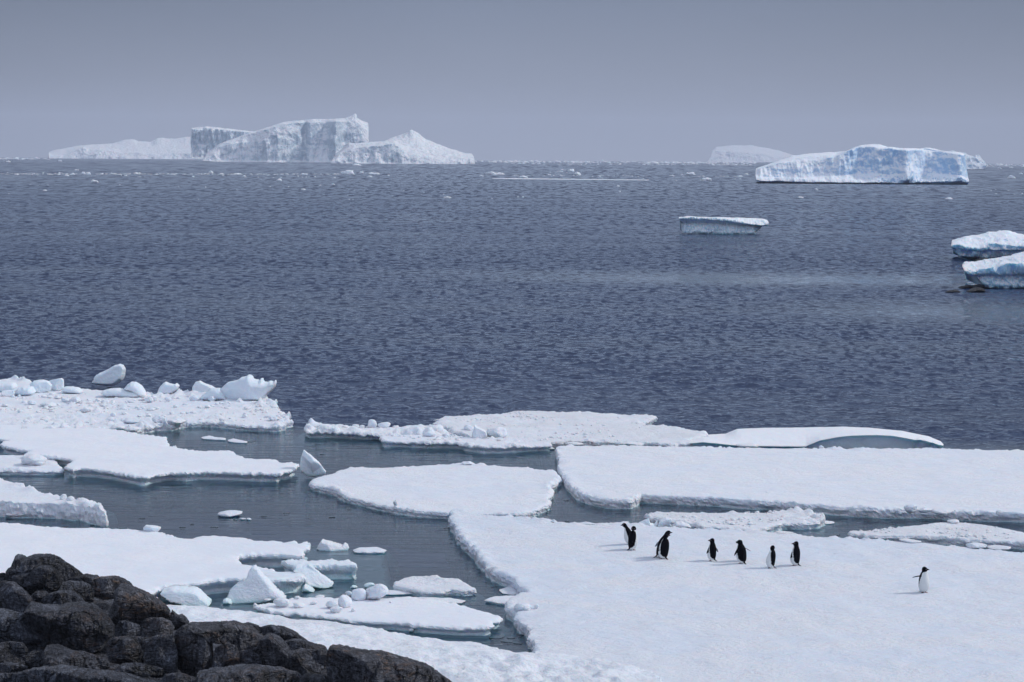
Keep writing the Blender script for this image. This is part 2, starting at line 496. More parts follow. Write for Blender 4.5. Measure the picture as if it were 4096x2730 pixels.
def chunk_mesh(size, seed, sub=3, planes=9, rough=0.10, soft=0.12, flat=False):
    V, Fc = ico(sub)
    rs = np.random.RandomState(seed)
    n = rs.normal(size=(planes, 3)); n /= np.linalg.norm(n, axis=1)[:, None]
    dd = rs.uniform(0.62, 1.0, planes)
    r = np.ones(len(V)) * 1.15
    for k in range(planes):
        c = V @ n[k]
        rk = np.where(c > 0.05, dd[k] / np.maximum(c, 0.05), 9)
        r = -soft * np.logaddexp(-r / soft, -rk / soft)
    P = V * r[:, None]
    P = P + V * (rough * fbm(V * 2.3 + seed, 5, gain=0.66))[:, None]
    if sub > 2: P = P + V * (rough * 0.30 * fbm(V * 7.0 + seed + 50, 3, gain=0.6) - rough * 0.25 * np.exp(-(perlin(V * 2.6 + seed + 9) / 0.07) ** 2))[:, None]
    mn, mx = P.min(0), P.max(0)
    P = (P - (mn + mx) / 2) / (mx - mn) * np.array(size)
    return P, Fc

def chunk(name, box, c, zg, seed, label, cat='ice chunk', mat=None, depth=0.85, sub=4, planes=9, rough=0.26, group=None, sink=0.12, hscale=1.0, soft=0.05):
    (x0, y0), (x1, y1) = px(c, [(box[0], box[1]), (box[2], box[3])])
    xm = (x0 + x1) / 2
    b = G(xm, y1, zg); dist = b[1]
    w = (x1 - x0) / F * dist; hh = (y1 - y0) / F * dist * hscale
    dp = w * depth
    elev = math.atan2(H - zg, dist)
    h = max(hh - dp * 0.55 * math.sin(elev), hh * 0.5)
    h2 = h * (1 + sink)
    P, Fc = chunk_mesh((w, dp, h2), seed, sub, planes, rough, soft)
    P = P + np.array([0, dp * 0.42, h - h2 / 2])
    o = link(name, P + b, Fc, mat or ICE, loc=b)
    tag(o, label, cat, group)
    return o

def loft(name, rows, ncol, sub, mat, label, cat, seed=0, namp=0.0, nscale=1.0, gully=0.0, gscale=1.0, oct=5, group=None, fdisp=None, parent=None, gtop=None):
    """rows: list of (polyline in photo pixels, distance or list of distances); skinned from first to last"""
    R = []
    for line, Y in rows:
        L = np.array(line, float); u = (L[:, 0] - L[0, 0]) / (L[-1, 0] - L[0, 0])
        t = np.linspace(0, 1, ncol)
        sx = np.interp(t, u, L[:, 0]); sy = np.interp(t, u, L[:, 1])
        YY = np.interp(t, np.linspace(0, 1, len(Y)), Y) if isinstance(Y, (list, tuple)) else np.full(ncol, float(Y))
        R.append(np.array([D(a, b, y) for a, b, y in zip(sx, sy, YY)]))
    V = []; S = []
    for k in range(len(R) - 1):
        m = sub[k] if isinstance(sub, (list, tuple)) else sub
        for i in range(m):
            t = i / m
            V.append(R[k] * (1 - t) + R[k + 1] * t); S.append(k + t)
    V.append(R[-1]); S.append(len(R) - 1.0)
    nr = len(V); V = np.vstack(V); S = np.repeat(S, ncol); U = np.tile(np.linspace(0, 1, ncol), nr)
    sc = 1.0 / nscale
    if namp:
        w = np.minimum(1, np.minimum(U, 1 - U) * 20)
        V0 = V.copy()
        V[:, 1] += namp * 2.0 * fbm(V0 * sc + seed, oct, gain=0.55) * w
        V[:, 2] += namp * 0.7 * fbm(V0 * sc + seed + 40, oct, gain=0.6) * np.clip(S, 0, 1) * 0.6
        V[:, 0] += namp * 0.8 * fbm(V0 * sc + seed + 80, oct) * w
    if gully:
        gtop = gtop or len(rows) - 2
        q = np.column_stack([V[:, 0] / gscale, V[:, 1] / gscale * 0.3, V[:, 2] / gscale * 0.22])
        V[:, 1] += gully * (0.5 - ridged(q + seed, 3)) * np.clip(S, 0, 1) * np.clip(gtop + 0.4 - S, 0, 1)
    if fdisp is not None: V = fdisp(V, S, U)
    faces = []
    for r in range(nr - 1):
        for c in range(ncol - 1):
            a = r * ncol + c
            faces.append((a, a + 1, a + 1 + ncol, a + ncol))
    for c in (0, ncol - 1):      # close both ends
        ring = [r * ncol + c for r in range(nr)]
        ctr = V[ring].mean(0); k = len(V); V = np.vstack([V, ctr[None]])
        for i in range(nr):
            a, b = ring[i], ring[(i + 1) % nr]
            faces.append((k, b, a) if c == 0 else (k, a, b))
    o = link(name, V, faces, mat, parent)
    if label: tag(o, label, cat, group)
    return o

def lines(c, pts): return px(c, pts)

def scatter(name, outline, zg, n, smin, smax, seed, label, mat, edge=0.0):
    """loose crumbs of snow ice too many to count, lying on a floe"""
    B = np.array([G(a, b, zg)[:2] for a, b in outline])
    rs = np.random.RandomState(seed)
    mn, mx = B.min(0), B.max(0)
    P = rs.uniform(mn, mx, (n * 12, 2)); d, ins = seg_dist(P, resample(B, 0.3))
    den = fbm(c3(P[:, 0] * 0.5, P[:, 1] * 0.5, seed), 3)
    keep = ins & (d > 0.05) & (rs.rand(len(P)) < np.clip(den * 2.2 + 0.35, 0.02, 1) * (np.exp(-d / edge) if edge else 1))
    P = P[keep][:n]
    protos = [chunk_mesh((1, 1, 0.75), seed + k, 2, 7, 0.25, 0.05) for k in range(7)]
    V, Fq, off = [], [], 0
    for k, p in enumerate(P):
        M_, Fc = protos[k % 7]
        s = smin * (smax / smin) ** (rs.rand() ** 2.2); a = rs.uniform(0, 6.28)
        Q = M_ * s * np.array([rs.uniform(.8, 1.5), 1, rs.uniform(.5, 1.0)])
        Q = np.column_stack([Q[:, 0] * math.cos(a) - Q[:, 1] * math.sin(a) + p[0], Q[:, 0] * math.sin(a) + Q[:, 1] * math.cos(a) + p[1], Q[:, 2] + zg + s * .16])
        V.append(Q); Fq += [tuple(i + off for i in f) for f in Fc]; off += len(Q)
    o = link(name, np.vstack(V), Fq, mat)
    tag(o, label, 'ice rubble', None, 'stuff')
# ================================================================== SEA
def water_mat():
    m, nt, ns, ls = new_mat('sea_water')
    g = ns.new('ShaderNodeNewGeometry'); pos = g.outputs['Position']
    sx = ns.new('ShaderNodeSeparateXYZ'); ls.new(pos, sx.inputs[0])
    attr = ns.new('ShaderNodeAttribute'); attr.attribute_name = 'chop'
    chop = attr.outputs['Fac']
    ripple = noise(ns, ls, pos, 2.6, 4, 0.55, 0.5, (1.0, 1.9, 1))
    calm = noise(ns, ls, pos, 1.6, 3, 0.5, 0.4, (0.22, 2.6, 1))
    far = noise(ns, ls, pos, 0.22, 6, 0.72, 0.5, (1.2, 0.6, 1))
    h = math_(ns, ls, 'MULTIPLY', ripple, math_(ns, ls, 'MULTIPLY', chop, WCHOP))
    h = math_(ns, ls, 'ADD', h, math_(ns, ls, 'MULTIPLY', far, math_(ns, ls, 'MULTIPLY', chop, WFAR)))
    h = math_(ns, ls, 'ADD', h, math_(ns, ls, 'MULTIPLY', calm, 0.030))
    nrm = bump(ns, ls, h, 1.0, 1.0)
    # mean tilt of the small waves that are too fine to model, in patches that lie along the wind
    ln = ns.new('ShaderNodeVectorMath'); ln.operation = 'LENGTH'; ls.new(pos, ln.inputs[0]); dd = ln.outputs['Value']
    t_ = None
    lo_, hi_ = maprange(ns, ls, dd, 60, 61, 0.0, 1.0), None
    dist_ = [60, 105, 190, 340, 620, 1150, 2100]
    for q, d0 in enumerate(dist_):
        fx = 2.9 * (75.0 / d0) ** 0.90; fy = 3.2 * (75.0 / d0) ** 1.72
        nz = noise(ns, ls, pos, 1.0, 3 if q < 2 else 2, 0.60, 0.35, (fx, fy, 1))
        v = maprange(ns, ls, nz, WLO, WHI, 0.0, 1.0)
        up_ = maprange(ns, ls, dd, dist_[q - 1], d0, 0.0, 1.0) if q else None
        dn_ = maprange(ns, ls, dd, d0, dist_[q + 1], 1.0, 0.0) if q < len(dist_) - 1 else None
        if up_ is not None: v = math_(ns, ls, 'MULTIPLY', v, up_)
        if dn_ is not None: v = math_(ns, ls, 'MULTIPLY', v, dn_)
        t_ = v if t_ is None else math_(ns, ls, 'ADD', t_, v)
    t_ = math_(ns, ls, 'MULTIPLY', math_(ns, ls, 'POWER', t_, 1.3), WTILT)
    t_ = math_(ns, ls, 'MULTIPLY', math_(ns, ls, 'ADD', t_, WBASE), chop)
    cx = ns.new('ShaderNodeCombineXYZ'); ls.new(math_(ns, ls, 'MULTIPLY', t_, -1.0), cx.inputs[1])
    va = ns.new('ShaderNodeVectorMath'); va.operation = 'ADD'; ls.new(nrm, va.inputs[0]); ls.new(cx.outputs[0], va.inputs[1])
    vn = ns.new('ShaderNodeVectorMath'); vn.operation = 'NORMALIZE'; ls.new(va.outputs[0], vn.inputs[0]); nrm = vn.outputs[0]
    fr = ns.new('ShaderNodeFresnel'); fr.inputs['IOR'].default_value = 1.6; ls.new(nrm, fr.inputs['Normal']); ls.new(maprange(ns, ls, chop, 0.0, 1.0, 2.05, 1.68), fr.inputs['IOR'])
    gl = ns.new('ShaderNodeBsdfGlossy'); gl.inputs['Color'].default_value = (0.85, 0.935, 1.0, 1); ls.new(nrm, gl.inputs['Normal'])
    ls.new(math_(ns, ls, 'ADD', maprange(ns, ls, chop, 0, 1, 0.02, 0.05), maprange(ns, ls, dd, 150, 700, 0.0, 0.20)), gl.inputs['Roughness'])
    tr = ns.new('ShaderNodeBsdfTransparent'); tr.inputs['Color'].default_value = (0.74, 0.93, 0.96, 1)
    df = ns.new('ShaderNodeBsdfDiffuse'); df.inputs['Color'].default_value = (0.012, 0.026, 0.085, 1); ls.new(nrm, df.inputs['Normal'])
    body = ns.new('ShaderNodeMixShader'); ls.new(maprange(ns, ls, chop, 0, 1, 0.10, 0.85), body.inputs[0])
    ls.new(tr.outputs[0], body.inputs[1]); ls.new(df.outputs[0], body.inputs[2])
    mx = ns.new('ShaderNodeMixShader'); ls.new(fr.outputs[0], mx.inputs[0]); ls.new(body.outputs[0], mx.inputs[1]); ls.new(gl.outputs[0], mx.inputs[2])
    o = ns.new('ShaderNodeOutputMaterial'); ls.new(mx.outputs[0], o.inputs['Surface'])
    return m

WSL = 0.045
WCHOP, WFAR, WTILT, WBASE, WLO, WHI = 0.07, 0.0, 1.12, -0.09, 0.46, 0.68
# rings: fine where waves can be made out, widening towards the horizon
rr = [8.0]
while rr[-1] < 12500:
    r_ = rr[-1]
    rr.append(r_ + max(0.09 if r_ > 54 else 0.4, (r_ - 90) * 0.0034 + 0.09) if r_ < 2500 else r_ * 1.01)
rr = np.array(rr)
th = np.concatenate([np.linspace(-180, -40, 36, endpoint=False), np.linspace(-40, -17, 100, endpoint=False), np.linspace(-17, 17, 900, endpoint=False),
                     np.linspace(17, 40, 100, endpoint=False), np.linspace(40, 180, 36)])
th = np.radians(th)
Rg, Tg = np.meshgrid(rr, th, indexing='ij')
X = (Rg * np.sin(Tg)).ravel(); Y = (Rg * np.cos(Tg)).ravel()
print('sea verts', X.size)
rs = np.random.RandomState(3)
# open water is choppy, the leads between the floes and the lee on the right are nearly still
edgeL = G(1100, 1700)[1]; edgeR = G(2300, 1640)[1]
lead_y = np.interp(X, [-14, -8, -3, 0, 4, 10, 20], [G(0, 1650)[1], G(1130, 1740)[1], G(1180, 1760)[1], G(1500, 1760)[1], G(2600, 1760)[1], G(3800, 1790)[1], G(4096, 1800)[1]])
chop = sstep(-1.5, 3.0, Y - lead_y + 2.0 * fbm(c3(X * 0.12, Y * 0.12, 1.0), 2))
c_a, c_b = G(3950, 1090), G(3700, 1250)
def lee(cx, cy, wx, wy): return np.exp(-((X - cx) / wx) ** 2 - ((Y - cy) / wy) ** 2)
slick = 0.95 * lee(c_b[0] + 3, c_b[1], 14, 11) + 0.75 * lee(c_b[0] - 6, c_b[1] + 34, 22, 8)
streaks = np.clip(fbm(c3(X * 0.016, Y * 0.05, 4.0), 4) * 1.7, -0.3, 0.6)
chop = chop * np.clip(1 - slick - 0.45 * streaks, 0.12, 1.25)
Z = np.zeros_like(X)
drad = np.interp(Rg.ravel(), rr[:-1], np.diff(rr))
gate = np.clip(chop, 0, 1.2)
XX, YY = X.copy(), Y.copy()
near = (Rg.ravel() < 2600) & (Y > 0) & (np.abs(X) < Y * 0.9)
ix = np.where(near)[0]; xn, yn, dn = X[ix], Y[ix], drad[ix]
dn_sorted = np.maximum.accumulate(dn); zn = np.zeros(len(ix)); hx = np.zeros(len(ix)); hy = np.zeros(len(ix))
warp = 0.3 * fbm(c3(xn * 0.25, yn * 0.25, 2), 2)
rn = np.hypot(xn, yn); 
for k in range(84):
    lam = 0.22 * (2.6 / 0.22) ** (rs.uniform(0, 1) ** 1.1)
    kk = 2 * math.pi / lam
    ang = rs.normal(0, 0.55) + rad(-96)
    sl = WSL * (1.2 if lam < 1.6 else 0.55)
    a = sl / kk
    ph = rs.uniform(0, 6.28); e1, e2 = rs.uniform(.1, .5), rs.uniform(.1, .5)
    m = int(np.searchsorted(dn_sorted, lam / 2.0)) if True else 0
    if m == 0: continue
    x_, y_ = xn[:m], yn[:m]
    w = np.clip((lam / np.maximum(dn[:m], 1e-3) - 2.0) / 2.5, 0, 1)
    env = 0.6 + 0.5 * np.sin(x_ * e1 + y_ * e2 + ph)
    arg = kk * (x_ * math.cos(ang) + y_ * math.sin(ang) + warp[:m] * 0.6) + ph
    aw = a * w * env
    zn[:m] += aw * np.sin(arg); c_ = 0.8 * aw * np.cos(arg)
    hx[:m] += c_ * math.cos(ang); hy[:m] += c_ * math.sin(ang)
gt = gate[ix] * 1.0
Z[ix] = zn * gt; XX[ix] += hx * gt; YY[ix] += hy * gt
Z += dip(X, Y)
sea = link_grid('sea', np.stack([XX, YY, Z], 1), len(rr), len(th), None or water_mat())
at = sea.data.attributes.new('chop', 'FLOAT', 'POINT'); at.data.foreach_set('value', np.clip(chop, 0, 1.2).astype(np.float32))
tag(sea, 'dark blue choppy sea', None, None, 'structure')
del X, Y, Z, XX, YY, Rg, Tg
# sea bed deep under the water
rb = np.array([2, 20, 60, 120, 300, 700, 1500, 3000, 6000, 9000, 12500.0]); tb = np.radians(np.linspace(-180, 180, 73))
Rg, Tg = np.meshgrid(rb, tb, indexing='ij'); X = (Rg * np.sin(Tg)).ravel(); Y = (Rg * np.cos(Tg)).ravel()
bed = link_grid('sea_bed', np.stack([X, Y, dip(X, Y) - 3.2], 1), len(rb), len(tb), plain_mat('dark_deep_water', (0.17, 0.135, 0.24), 0.9, 0.0, 0.5, 0.0))
tag(bed, 'dark sea bed under the water', None, None, 'structure')

# ================================================================== FLOES
GF = 'flat ice floes packed along the shore'
ice_floe('ice_floe', px('A', [(-300,240),(0,234),(130,232),(300,262),(480,290),(720,312),(950,322),(1150,332),(1240,345),(1500,342),(1750,372),(1900,392),(2080,386),(2150,408),(2160,450),(2210,470),(2235,500),(2280,512),(2265,540),(2258,570),(2200,604),(2080,604),(1900,592),(1750,574),(1600,563),(1450,575),(1300,592),(1200,600),(1090,622),(1085,642),(960,632),(860,628),(600,640),(300,640),(0,640),(-300,640)]),
    0.20, 11, 'wide floe strewn with broken ice and snow boulders at the far left', 'ice floe', SNOW, jag=0.30, relief=0.05, rubble=0.20, ridge=0.26, ridge_w=0.5, grid=0.13, group=GF)
ice_floe('ice_floe', px('A', [(-300,592),(0,585),(200,583),(430,590),(620,605),(850,617),(1000,640),(1200,668),(1305,680),(1312,720),(1328,745),(1400,770),(1480,782),(1600,788),(1808,787),(1860,820),(1920,845),(2010,852),(2110,850),(2175,862),(2185,880),(2230,885),(2290,885),(2343,893),(2310,930),(2290,940),(2220,950),(2200,968),(2050,962),(1900,955),(1700,950),(1580,945),(1470,958),(1330,955),(1230,968),(1160,992),(1080,990),(980,968),(850,945),(740,930),(640,925),(570,935),(510,915),(540,890),(572,865),(555,845),(470,835),(360,825),(300,822),(180,822),(240,785),(180,780),(120,765),(60,755),(0,735),(40,712),(75,705),(0,695),(-300,690)]),
    0.30, 12, 'smooth clean floe with stepped far edge and teal waterline at left', 'ice floe', SNOW_SMOOTH, jag=0.07, relief=0.02, undercut=0.16, foot=0.35, group=GF)
ice_floe('ice_floe', px('A', [(-300,820),(0,822),(150,826),(300,825),(380,830),(430,860),(440,885),(480,905),(497,935),(470,945),(350,945),(200,945),(0,945),(-300,945)]),
    0.15, 13, 'small floe carrying one lump of snow by the left edge of the picture', 'ice floe', SNOW, jag=0.12, ridge=0.16, grid=0.12, group=GF)
ice_floe('ice_floe', px('A', [(-300,990),(0,1003),(100,1035),(230,1080),(350,1128),(470,1140),(560,1160),(640,1185),(740,1195),(790,1225),(815,1262),(770,1250),(700,1228),(640,1215),(480,1205),(320,1200),(150,1195),(0,1185),(-300,1175)]),
    0.42, 14, 'thick floe with a tall crumbling front wall and ridge of lumps at left', 'ice floe', SNOW, jag=0.12, relief=0.03, ridge=0.20, ridge_w=0.3, undercut=-0.10, foot=0.3, group=GF)
ice_floe('ice_floe', px('B1', [(-500,70),(0,90),(250,110),(480,125),(700,142),(900,140),(1100,150),(1300,160),(1480,178),(1525,192),(1600,205),(1700,230),(1780,235),(1850,205),(2000,208),(2250,222),(2305,240)])
    + px('B2', [(720,152),(850,160),(950,162),(1027,168),(1020,192),(985,205),(995,222),(985,235),(940,232),(860,226),(730,226),(630,236),(620,245),(650,285),(760,300),(850,325),(900,335),(985,338),(992,350),(960,362),(830,366),(750,358),(660,365),(560,360),(480,370),(400,385),(300,395),(200,410),(140,440),(190,478),(0,600),(-900,660)]),
    0.36, 15, 'large smooth floe behind the dark rocks with a curved blue-green broken front', 'ice floe', SNOW_SMOOTH, jag=0.06, relief=0.03, undercut=0.18, foot=0.5, grid=0.2, group=GF)
ice_floe('ice_floe', px('B2', [(712,515),(760,500),(850,485),(950,470),(1060,462),(1150,470),(1450,470),(1580,465),(1700,480),(1830,500),(1900,520),(1990,545),(2060,565),(2090,580),(2070,595),(2020,600),(2040,622),(2000,632),(1850,630),(1700,622),(1600,614),(1500,600),(1400,598),(1280,592),(1150,578),(1000,560),(850,545),(740,525)]),
    0.20, 16, 'low floe with five round snow lumps between the rocks and the lead', 'ice floe', SNOW_SMOOTH, jag=0.06, relief=0.015, undercut=0.08, foot=0.4, step=0.05, grid=0.12, group=GF)
ice_floe('ice_floe', px('M', [(985,690),(1000,662),(1040,665),(1080,680),(1200,695),(1260,697),(1400,710),(1600,735),(1700,745),(1850,750),(2000,757)])
    + px('R', [(0,605),(340,612),(500,628),(750,635),(950,648),(1100,660),(1220,668),(1400,680),(1600,692),(1800,705),(2000,722),(2100,735),(2353,755),(2800,785)]) + px('R',[(3300,820)]) + [(5300,2700),(5200,3150),(2300,3100)]
    + px('B2', [(2310,900),(2280,775),(2260,700),(2240,670),(2235,640),(2200,612),(2170,580),(2130,520),(2110,472),(2160,452),(2210,440),(2215,425),(2200,410),(2180,385),(2120,355),(2060,330),(2010,295),(1990,270),(1940,225),(1900,180),(1860,130),(1830,90),(1800,40)]),
    0.26, 17, 'huge glazed floe the penguins walk on, filling the lower right', 'ice floe', SNOW_GLAZED, jag=0.13, relief=0.040, ridge=0.10, ridge_w=0.22, grid=0.17, foot=0.15, group=GF)
ice_floe('ice_floe', px('M', [(130,490),(240,450),(300,430),(380,412),(450,407),(600,410),(800,400),(960,392),(1000,385),(1080,378),(1140,388),(1300,405),(1450,410),(1560,425),(1620,420),(1640,450),(1658,480),(1640,500),(1590,520),(1610,550),(1590,580),(1598,620),(1540,650),(1470,680),(1430,690),(1300,690),(1100,685),(800,672),(650,652),(500,618),(380,585),(305,560),(300,545),(200,525),(140,510)]),
    0.20, 18, 'rounded crusty floe alone in the lead at the centre of the picture', 'ice floe', SNOW, jag=0.12, relief=0.03, ridge=0.10, ridge_w=0.25, group=GF)
ice_floe('ice_floe', px('R', [(35,262),(33,240),(45,228),(100,225),(300,228),(500,230),(700,232),(1000,238),(1300,240),(1700,243),(2000,245),(2353,250),(3200,262),(3230,640),(2500,572),(2353,560),(2200,555),(2000,548),(1850,540),(1650,540),(1400,525),(1200,508),(950,493),(800,480),(600,472),(450,465),(430,485),(400,495),(330,495),(270,490),(180,470),(130,450),(95,415),(70,380),(40,330),(45,290)]),
    0.28, 19, 'long straight-fronted floe running out of the picture behind the penguins', 'ice floe', SNOW, jag=0.06, relief=0.03, ridge=0.08, ridge_w=0.22, grid=0.19, foot=0.10, group=GF)
ice_floe('ice_floe', px('M', [(905,112),(960,98),(1080,95),(1250,95),(1330,70),(1420,62),(1540,65),(1700,72),(1850,80),(2000,85),(2100,95),(2225,92),(2228,112),(2140,135),(2180,147),(2300,155)]) + px('R', [(550,122),(650,140),(770,160),(790,172),(700,190),(705,212),(600,220),(450,212),(200,207),(0,207)])
    + px('M', [(2200,255),(1900,252),(1600,255),(1480,262),(1300,240),(1120,222),(1000,198),(985,178),(975,167),(910,147)]),
    0.20, 20, 'knobbly floe farthest out at the centre, edging the open sea', 'ice floe', SNOW_ROUGH, jag=0.22, relief=0.05, rubble=0.05, ridge=0.12, group=GF)
ice_floe('ice_floe', px('M', [(100,182),(130,154),(260,152),(400,163),(540,168),(700,165),(880,160),(1000,205),(800,212),(560,214),(430,206),(250,197),(120,197)]),
    0.22, 21, 'narrow ridged floe with a dark teal base left of the knobbly far floe', 'ice floe', SNOW, jag=0.14, relief=0.04, ridge=0.30, ridge_w=0.8, undercut=0.16, foot=0.5, step=0.05, grid=0.12, group=GF)
ice_floe('ice_floe', px('M', [(556,228),(600,213),(800,206),(1000,206),(1060,216),(1150,235),(1300,243),(1480,256),(1600,260),(1600,272),(1500,277),(1300,287),(1180,288),(1060,272),(1030,260),(850,260),(700,252),(580,250)]),
    0.22, 22, 'blunt-nosed floe with hollow underside in front of the knobbly far floe', 'ice floe', SNOW, jag=0.08, relief=0.03, ridge=0.14, ridge_w=0.5, undercut=0.12, foot=0.4, step=0.05, grid=0.12, group=GF)
ice_floe('ice_floe', px('R', [(475,572),(520,550),(700,560),(900,558),(1060,560),(1180,553),(1300,560),(1358,582),(1340,602),(1240,606),(1150,606),(1060,632),(1000,640),(900,632),(760,628),(700,612),(600,600),(530,590)]),
    0.20, 23, 'lumpy melting slab of ice lying against the penguin floe in the right lead', 'ice floe', SNOW_ROUGH, jag=0.12, relief=0.05, ridge=0.18, ridge_w=0.6, foot=0.6, step=0.05, grid=0.12, group=GF)
ice_floe('ice_floe', px('R', [(1480,654),(1600,640),(1800,624),(1900,614),(1990,602),(2050,607),(2200,627),(2353,657),(2520,680),(2520,705),(2353,702),(2200,692),(2000,680),(1800,672),(1600,668),(1490,662)]),
    0.22, 24, 'crusty wedge of a floe at the right edge just behind the penguin floe', 'ice floe', SNOW_ROUGH, jag=0.10, relief=0.04, foot=0.15, step=0.05, grid=0.12, group=GF)
ice_floe('ice_floe', px('B2', [(1490,398),(1500,375),(1540,360),(1600,352),(1700,352),(1790,365),(1850,372),(1900,392),(1940,418),(1880,425),(1810,420),(1750,430),(1640,428),(1560,415)]),
    0.16, 25, 'small heaped floe afloat in the lead near the five snow lumps', 'ice floe', SNOW_ROUGH, jag=0.08, relief=0.03, rubble=0.06, ridge=0.30, ridge_w=0.9, ridge_scale=1.0, foot=0.5, step=0.04, grid=0.08, group=GF)
GS = 'thin ice scraps afloat in the lead'
ice_floe('ice_scrap', px('B2', [(1440,425),(1520,422),(1600,428),(1700,436),(1590,443),(1500,448),(1450,445)]), 0.05, 26, 'thin grey slush scrap along the left foot of the small heaped floe', 'ice scrap', SCRAP, jag=0.06, grid=0.08, step=0.04, lip=0.02, group=GS)
ice_floe('ice_scrap', px('B2', [(1570,470),(1650,466),(1800,468),(1880,482),(1860,494),(1740,496),(1660,488)]), 0.05, 27, 'thin crumbly scrap between the small heaped floe and the lumpy low floe', 'ice scrap', SCRAP, jag=0.06, grid=0.08, step=0.04, lip=0.02, group=GS)
ice_floe('ice_scrap', px('B2', [(2080,420),(2110,408),(2170,406),(2205,420),(2213,442),(2150,448),(2090,440)]), 0.06, 28, 'glassy grey-blue scrap wedged in the notch of the penguin floe', 'ice scrap', SCRAP, jag=0.04, grid=0.08, step=0.04, lip=0.02, group=GS)
ice_floe('ice_scrap', px('B2', [(2000,478),(2040,462),(2120,456),(2200,452),(2180,478),(2125,500),(2060,492)]), 0.08, 29, 'flat white shelf jutting from the penguin floe into the lead', 'ice scrap', SCRAP, jag=0.04, grid=0.08, step=0.04, lip=0.02, group=GS)
ice_floe('ice_scrap', px('B2', [(1268,200),(1290,190),(1400,188),(1442,202),(1430,214),(1330,216),(1275,212)]), 0.07, 30, 'flat oval plate of ice right of the tilted slab in open lead', 'ice scrap', SCRAP, jag=0.04, grid=0.08, step=0.04, lip=0.03, foot=0.3, group=GS)
ice_floe('ice_scrap', px('A', [(1585,682),(1640,672),(1700,684),(1770,690),(1765,700),(1680,697),(1600,692)]), 0.06, 31, 'ragged white scrap behind the stepped edge of the smooth left floe', 'ice scrap', SCRAP, jag=0.05, grid=0.08, step=0.04, lip=0.02, ridge=.08, group=GS)
ice_floe('ice_scrap', px('A', [(1790,700),(1830,690),(1880,702),(1932,712),(1930,722),(1860,720),(1800,712)]), 0.06, 32, 'ragged scrap with a dark tail right of its twin behind the smooth floe', 'ice scrap', SCRAP, jag=0.05, grid=0.08, step=0.04, lip=0.02, ridge=.08, group=GS)
ice_floe('ice_scrap', px('R', [(1345,602),(1370,597),(1405,600),(1408,608),(1370,612)]), 0.04, 33, 'tiny flat scrap at the right tip of the lumpy melting slab', 'ice scrap', SCRAP, jag=0.02, grid=0.06, step=0.04, lip=0.02, group=GS)
# dark clear-ice shards floating almost flush with the water
GD = 'dark glassy ice fragments on the still water'
dark_ice = plain_mat('clear_dark_ice', (0.05, 0.09, 0.12), 0.15, 0.5, 8, 0.02)
k = 0
where = {'B2': 'beside the penguin floe', 'B1': 'behind the large smooth floe', 'A': 'near the small white growler', 'R': 'beside the lumpy slab', 'M': 'along the middle lead'}
ordn = ['first', 'second', 'third', 'fourth', 'fifth', 'sixth', 'seventh', 'eighth', 'ninth', 'tenth', 'eleventh', 'twelfth', 'thirteenth', 'fourteenth', 'fifteenth', 'sixteenth', 'seventeenth', 'eighteenth', 'nineteenth', 'twentieth', 'twenty-first', 'twenty-second', 'twenty-third', 'twenty-fourth', 'twenty-fifth', 'twenty-sixth', 'twenty-seventh', 'twenty-eighth', 'twenty-ninth', 'thirtieth', 'thirty-first', 'thirty-second', 'thirty-third', 'thirty-fourth', 'thirty-fifth', 'thirty-sixth', 'thirty-seventh', 'thirty-eighth', 'thirty-ninth', 'fortieth']
for c, L in (('B2', [(2060,683,85,18),(2115,710,50,16),(2140,690,32,12),(2182,716,46,12),(1785,82,20,6),(2200,672,24,6)]),
             ('B1', [(850,113,30,8),(1145,138,60,8),(1310,49,60,6),(1685,132,60,6),(1778,102,60,8),(1975,130,46,11),(600,127,60,6)]),
             ('A', [(1825,1250,120,8),(2070,1302,60,6),(2250,1276,36,5),(1965,716,60,8),(1850,1326,40,10)]),
             ('R', [(1415,667,44,9),(1395,673,20,5),(85,598,24,5)]),
             ('M', [(210,327,16,4),(790,323,24,5),(955,325,18,4),(370,657,24,6),(268,708,26,4),(1690,606,22,5),(1700,733,28,5),(968,775,20,7)])):
    for q, (x, y, w, hh) in enumerate(sorted(L)):
        rs_ = np.random.RandomState(900 + k); n = 9
        pts = [(x + w / 2 * math.cos(t) * rs_.uniform(.6, 1.1), y + hh / 2 * math.sin(t) * rs_.uniform(.6, 1.1)) for t in np.linspace(0, 2 * math.pi, n, endpoint=False)]
        ice_floe('ice_fragment', px(c, pts), 0.018, 900 + k, f'{ordn[q]} from the left of the dark ice fragments {where[c]}', 'ice fragment', dark_ice, jag=0.12, jscale=4, grid=0.06, step=0.03, relief=0.004, lip=0.008, foot=0.02, undercut=0.0, skirt=0.03, group=GD)
        k += 1

scatter('ice_rubble', px('A', [(-200,345),(200,340),(700,340),(1200,365),(1700,400),(2130,400),(2240,520),(2190,585),(1900,580),(1500,555),(1100,600),(600,600),(0,600),(-200,600)]), 0.19, 900, 0.035, 0.26, 31, 'loose crumbs of broken ice strewn over the far-left floe', SNOW)
scatter('ice_rubble', px('M', [(110,185),(260,158),(540,170),(880,165),(1000,205),(1300,245),(1480,258),(1290,280),(1060,268),(850,255),(580,235),(560,212),(250,195)]), 0.20, 420, 0.04, 0.24, 32, 'crumbs of ice heaped over the two narrow floes in the middle', SNOW)
scatter('ice_rubble', px('R', [(480,572),(700,562),(1180,556),(1340,580),(1150,604),(1000,632),(700,610)]), 0.18, 260, 0.03, 0.16, 33, 'crumbs of ice on the lumpy melting slab', SNOW)
scatter('ice_rubble', px('R', [(1480,655),(1800,626),(2050,610),(2353,660),(2353,700),(1800,670)]), 0.20, 200, 0.03, 0.12, 34, 'crumbs of ice on the crusty wedge floe', SNOW)
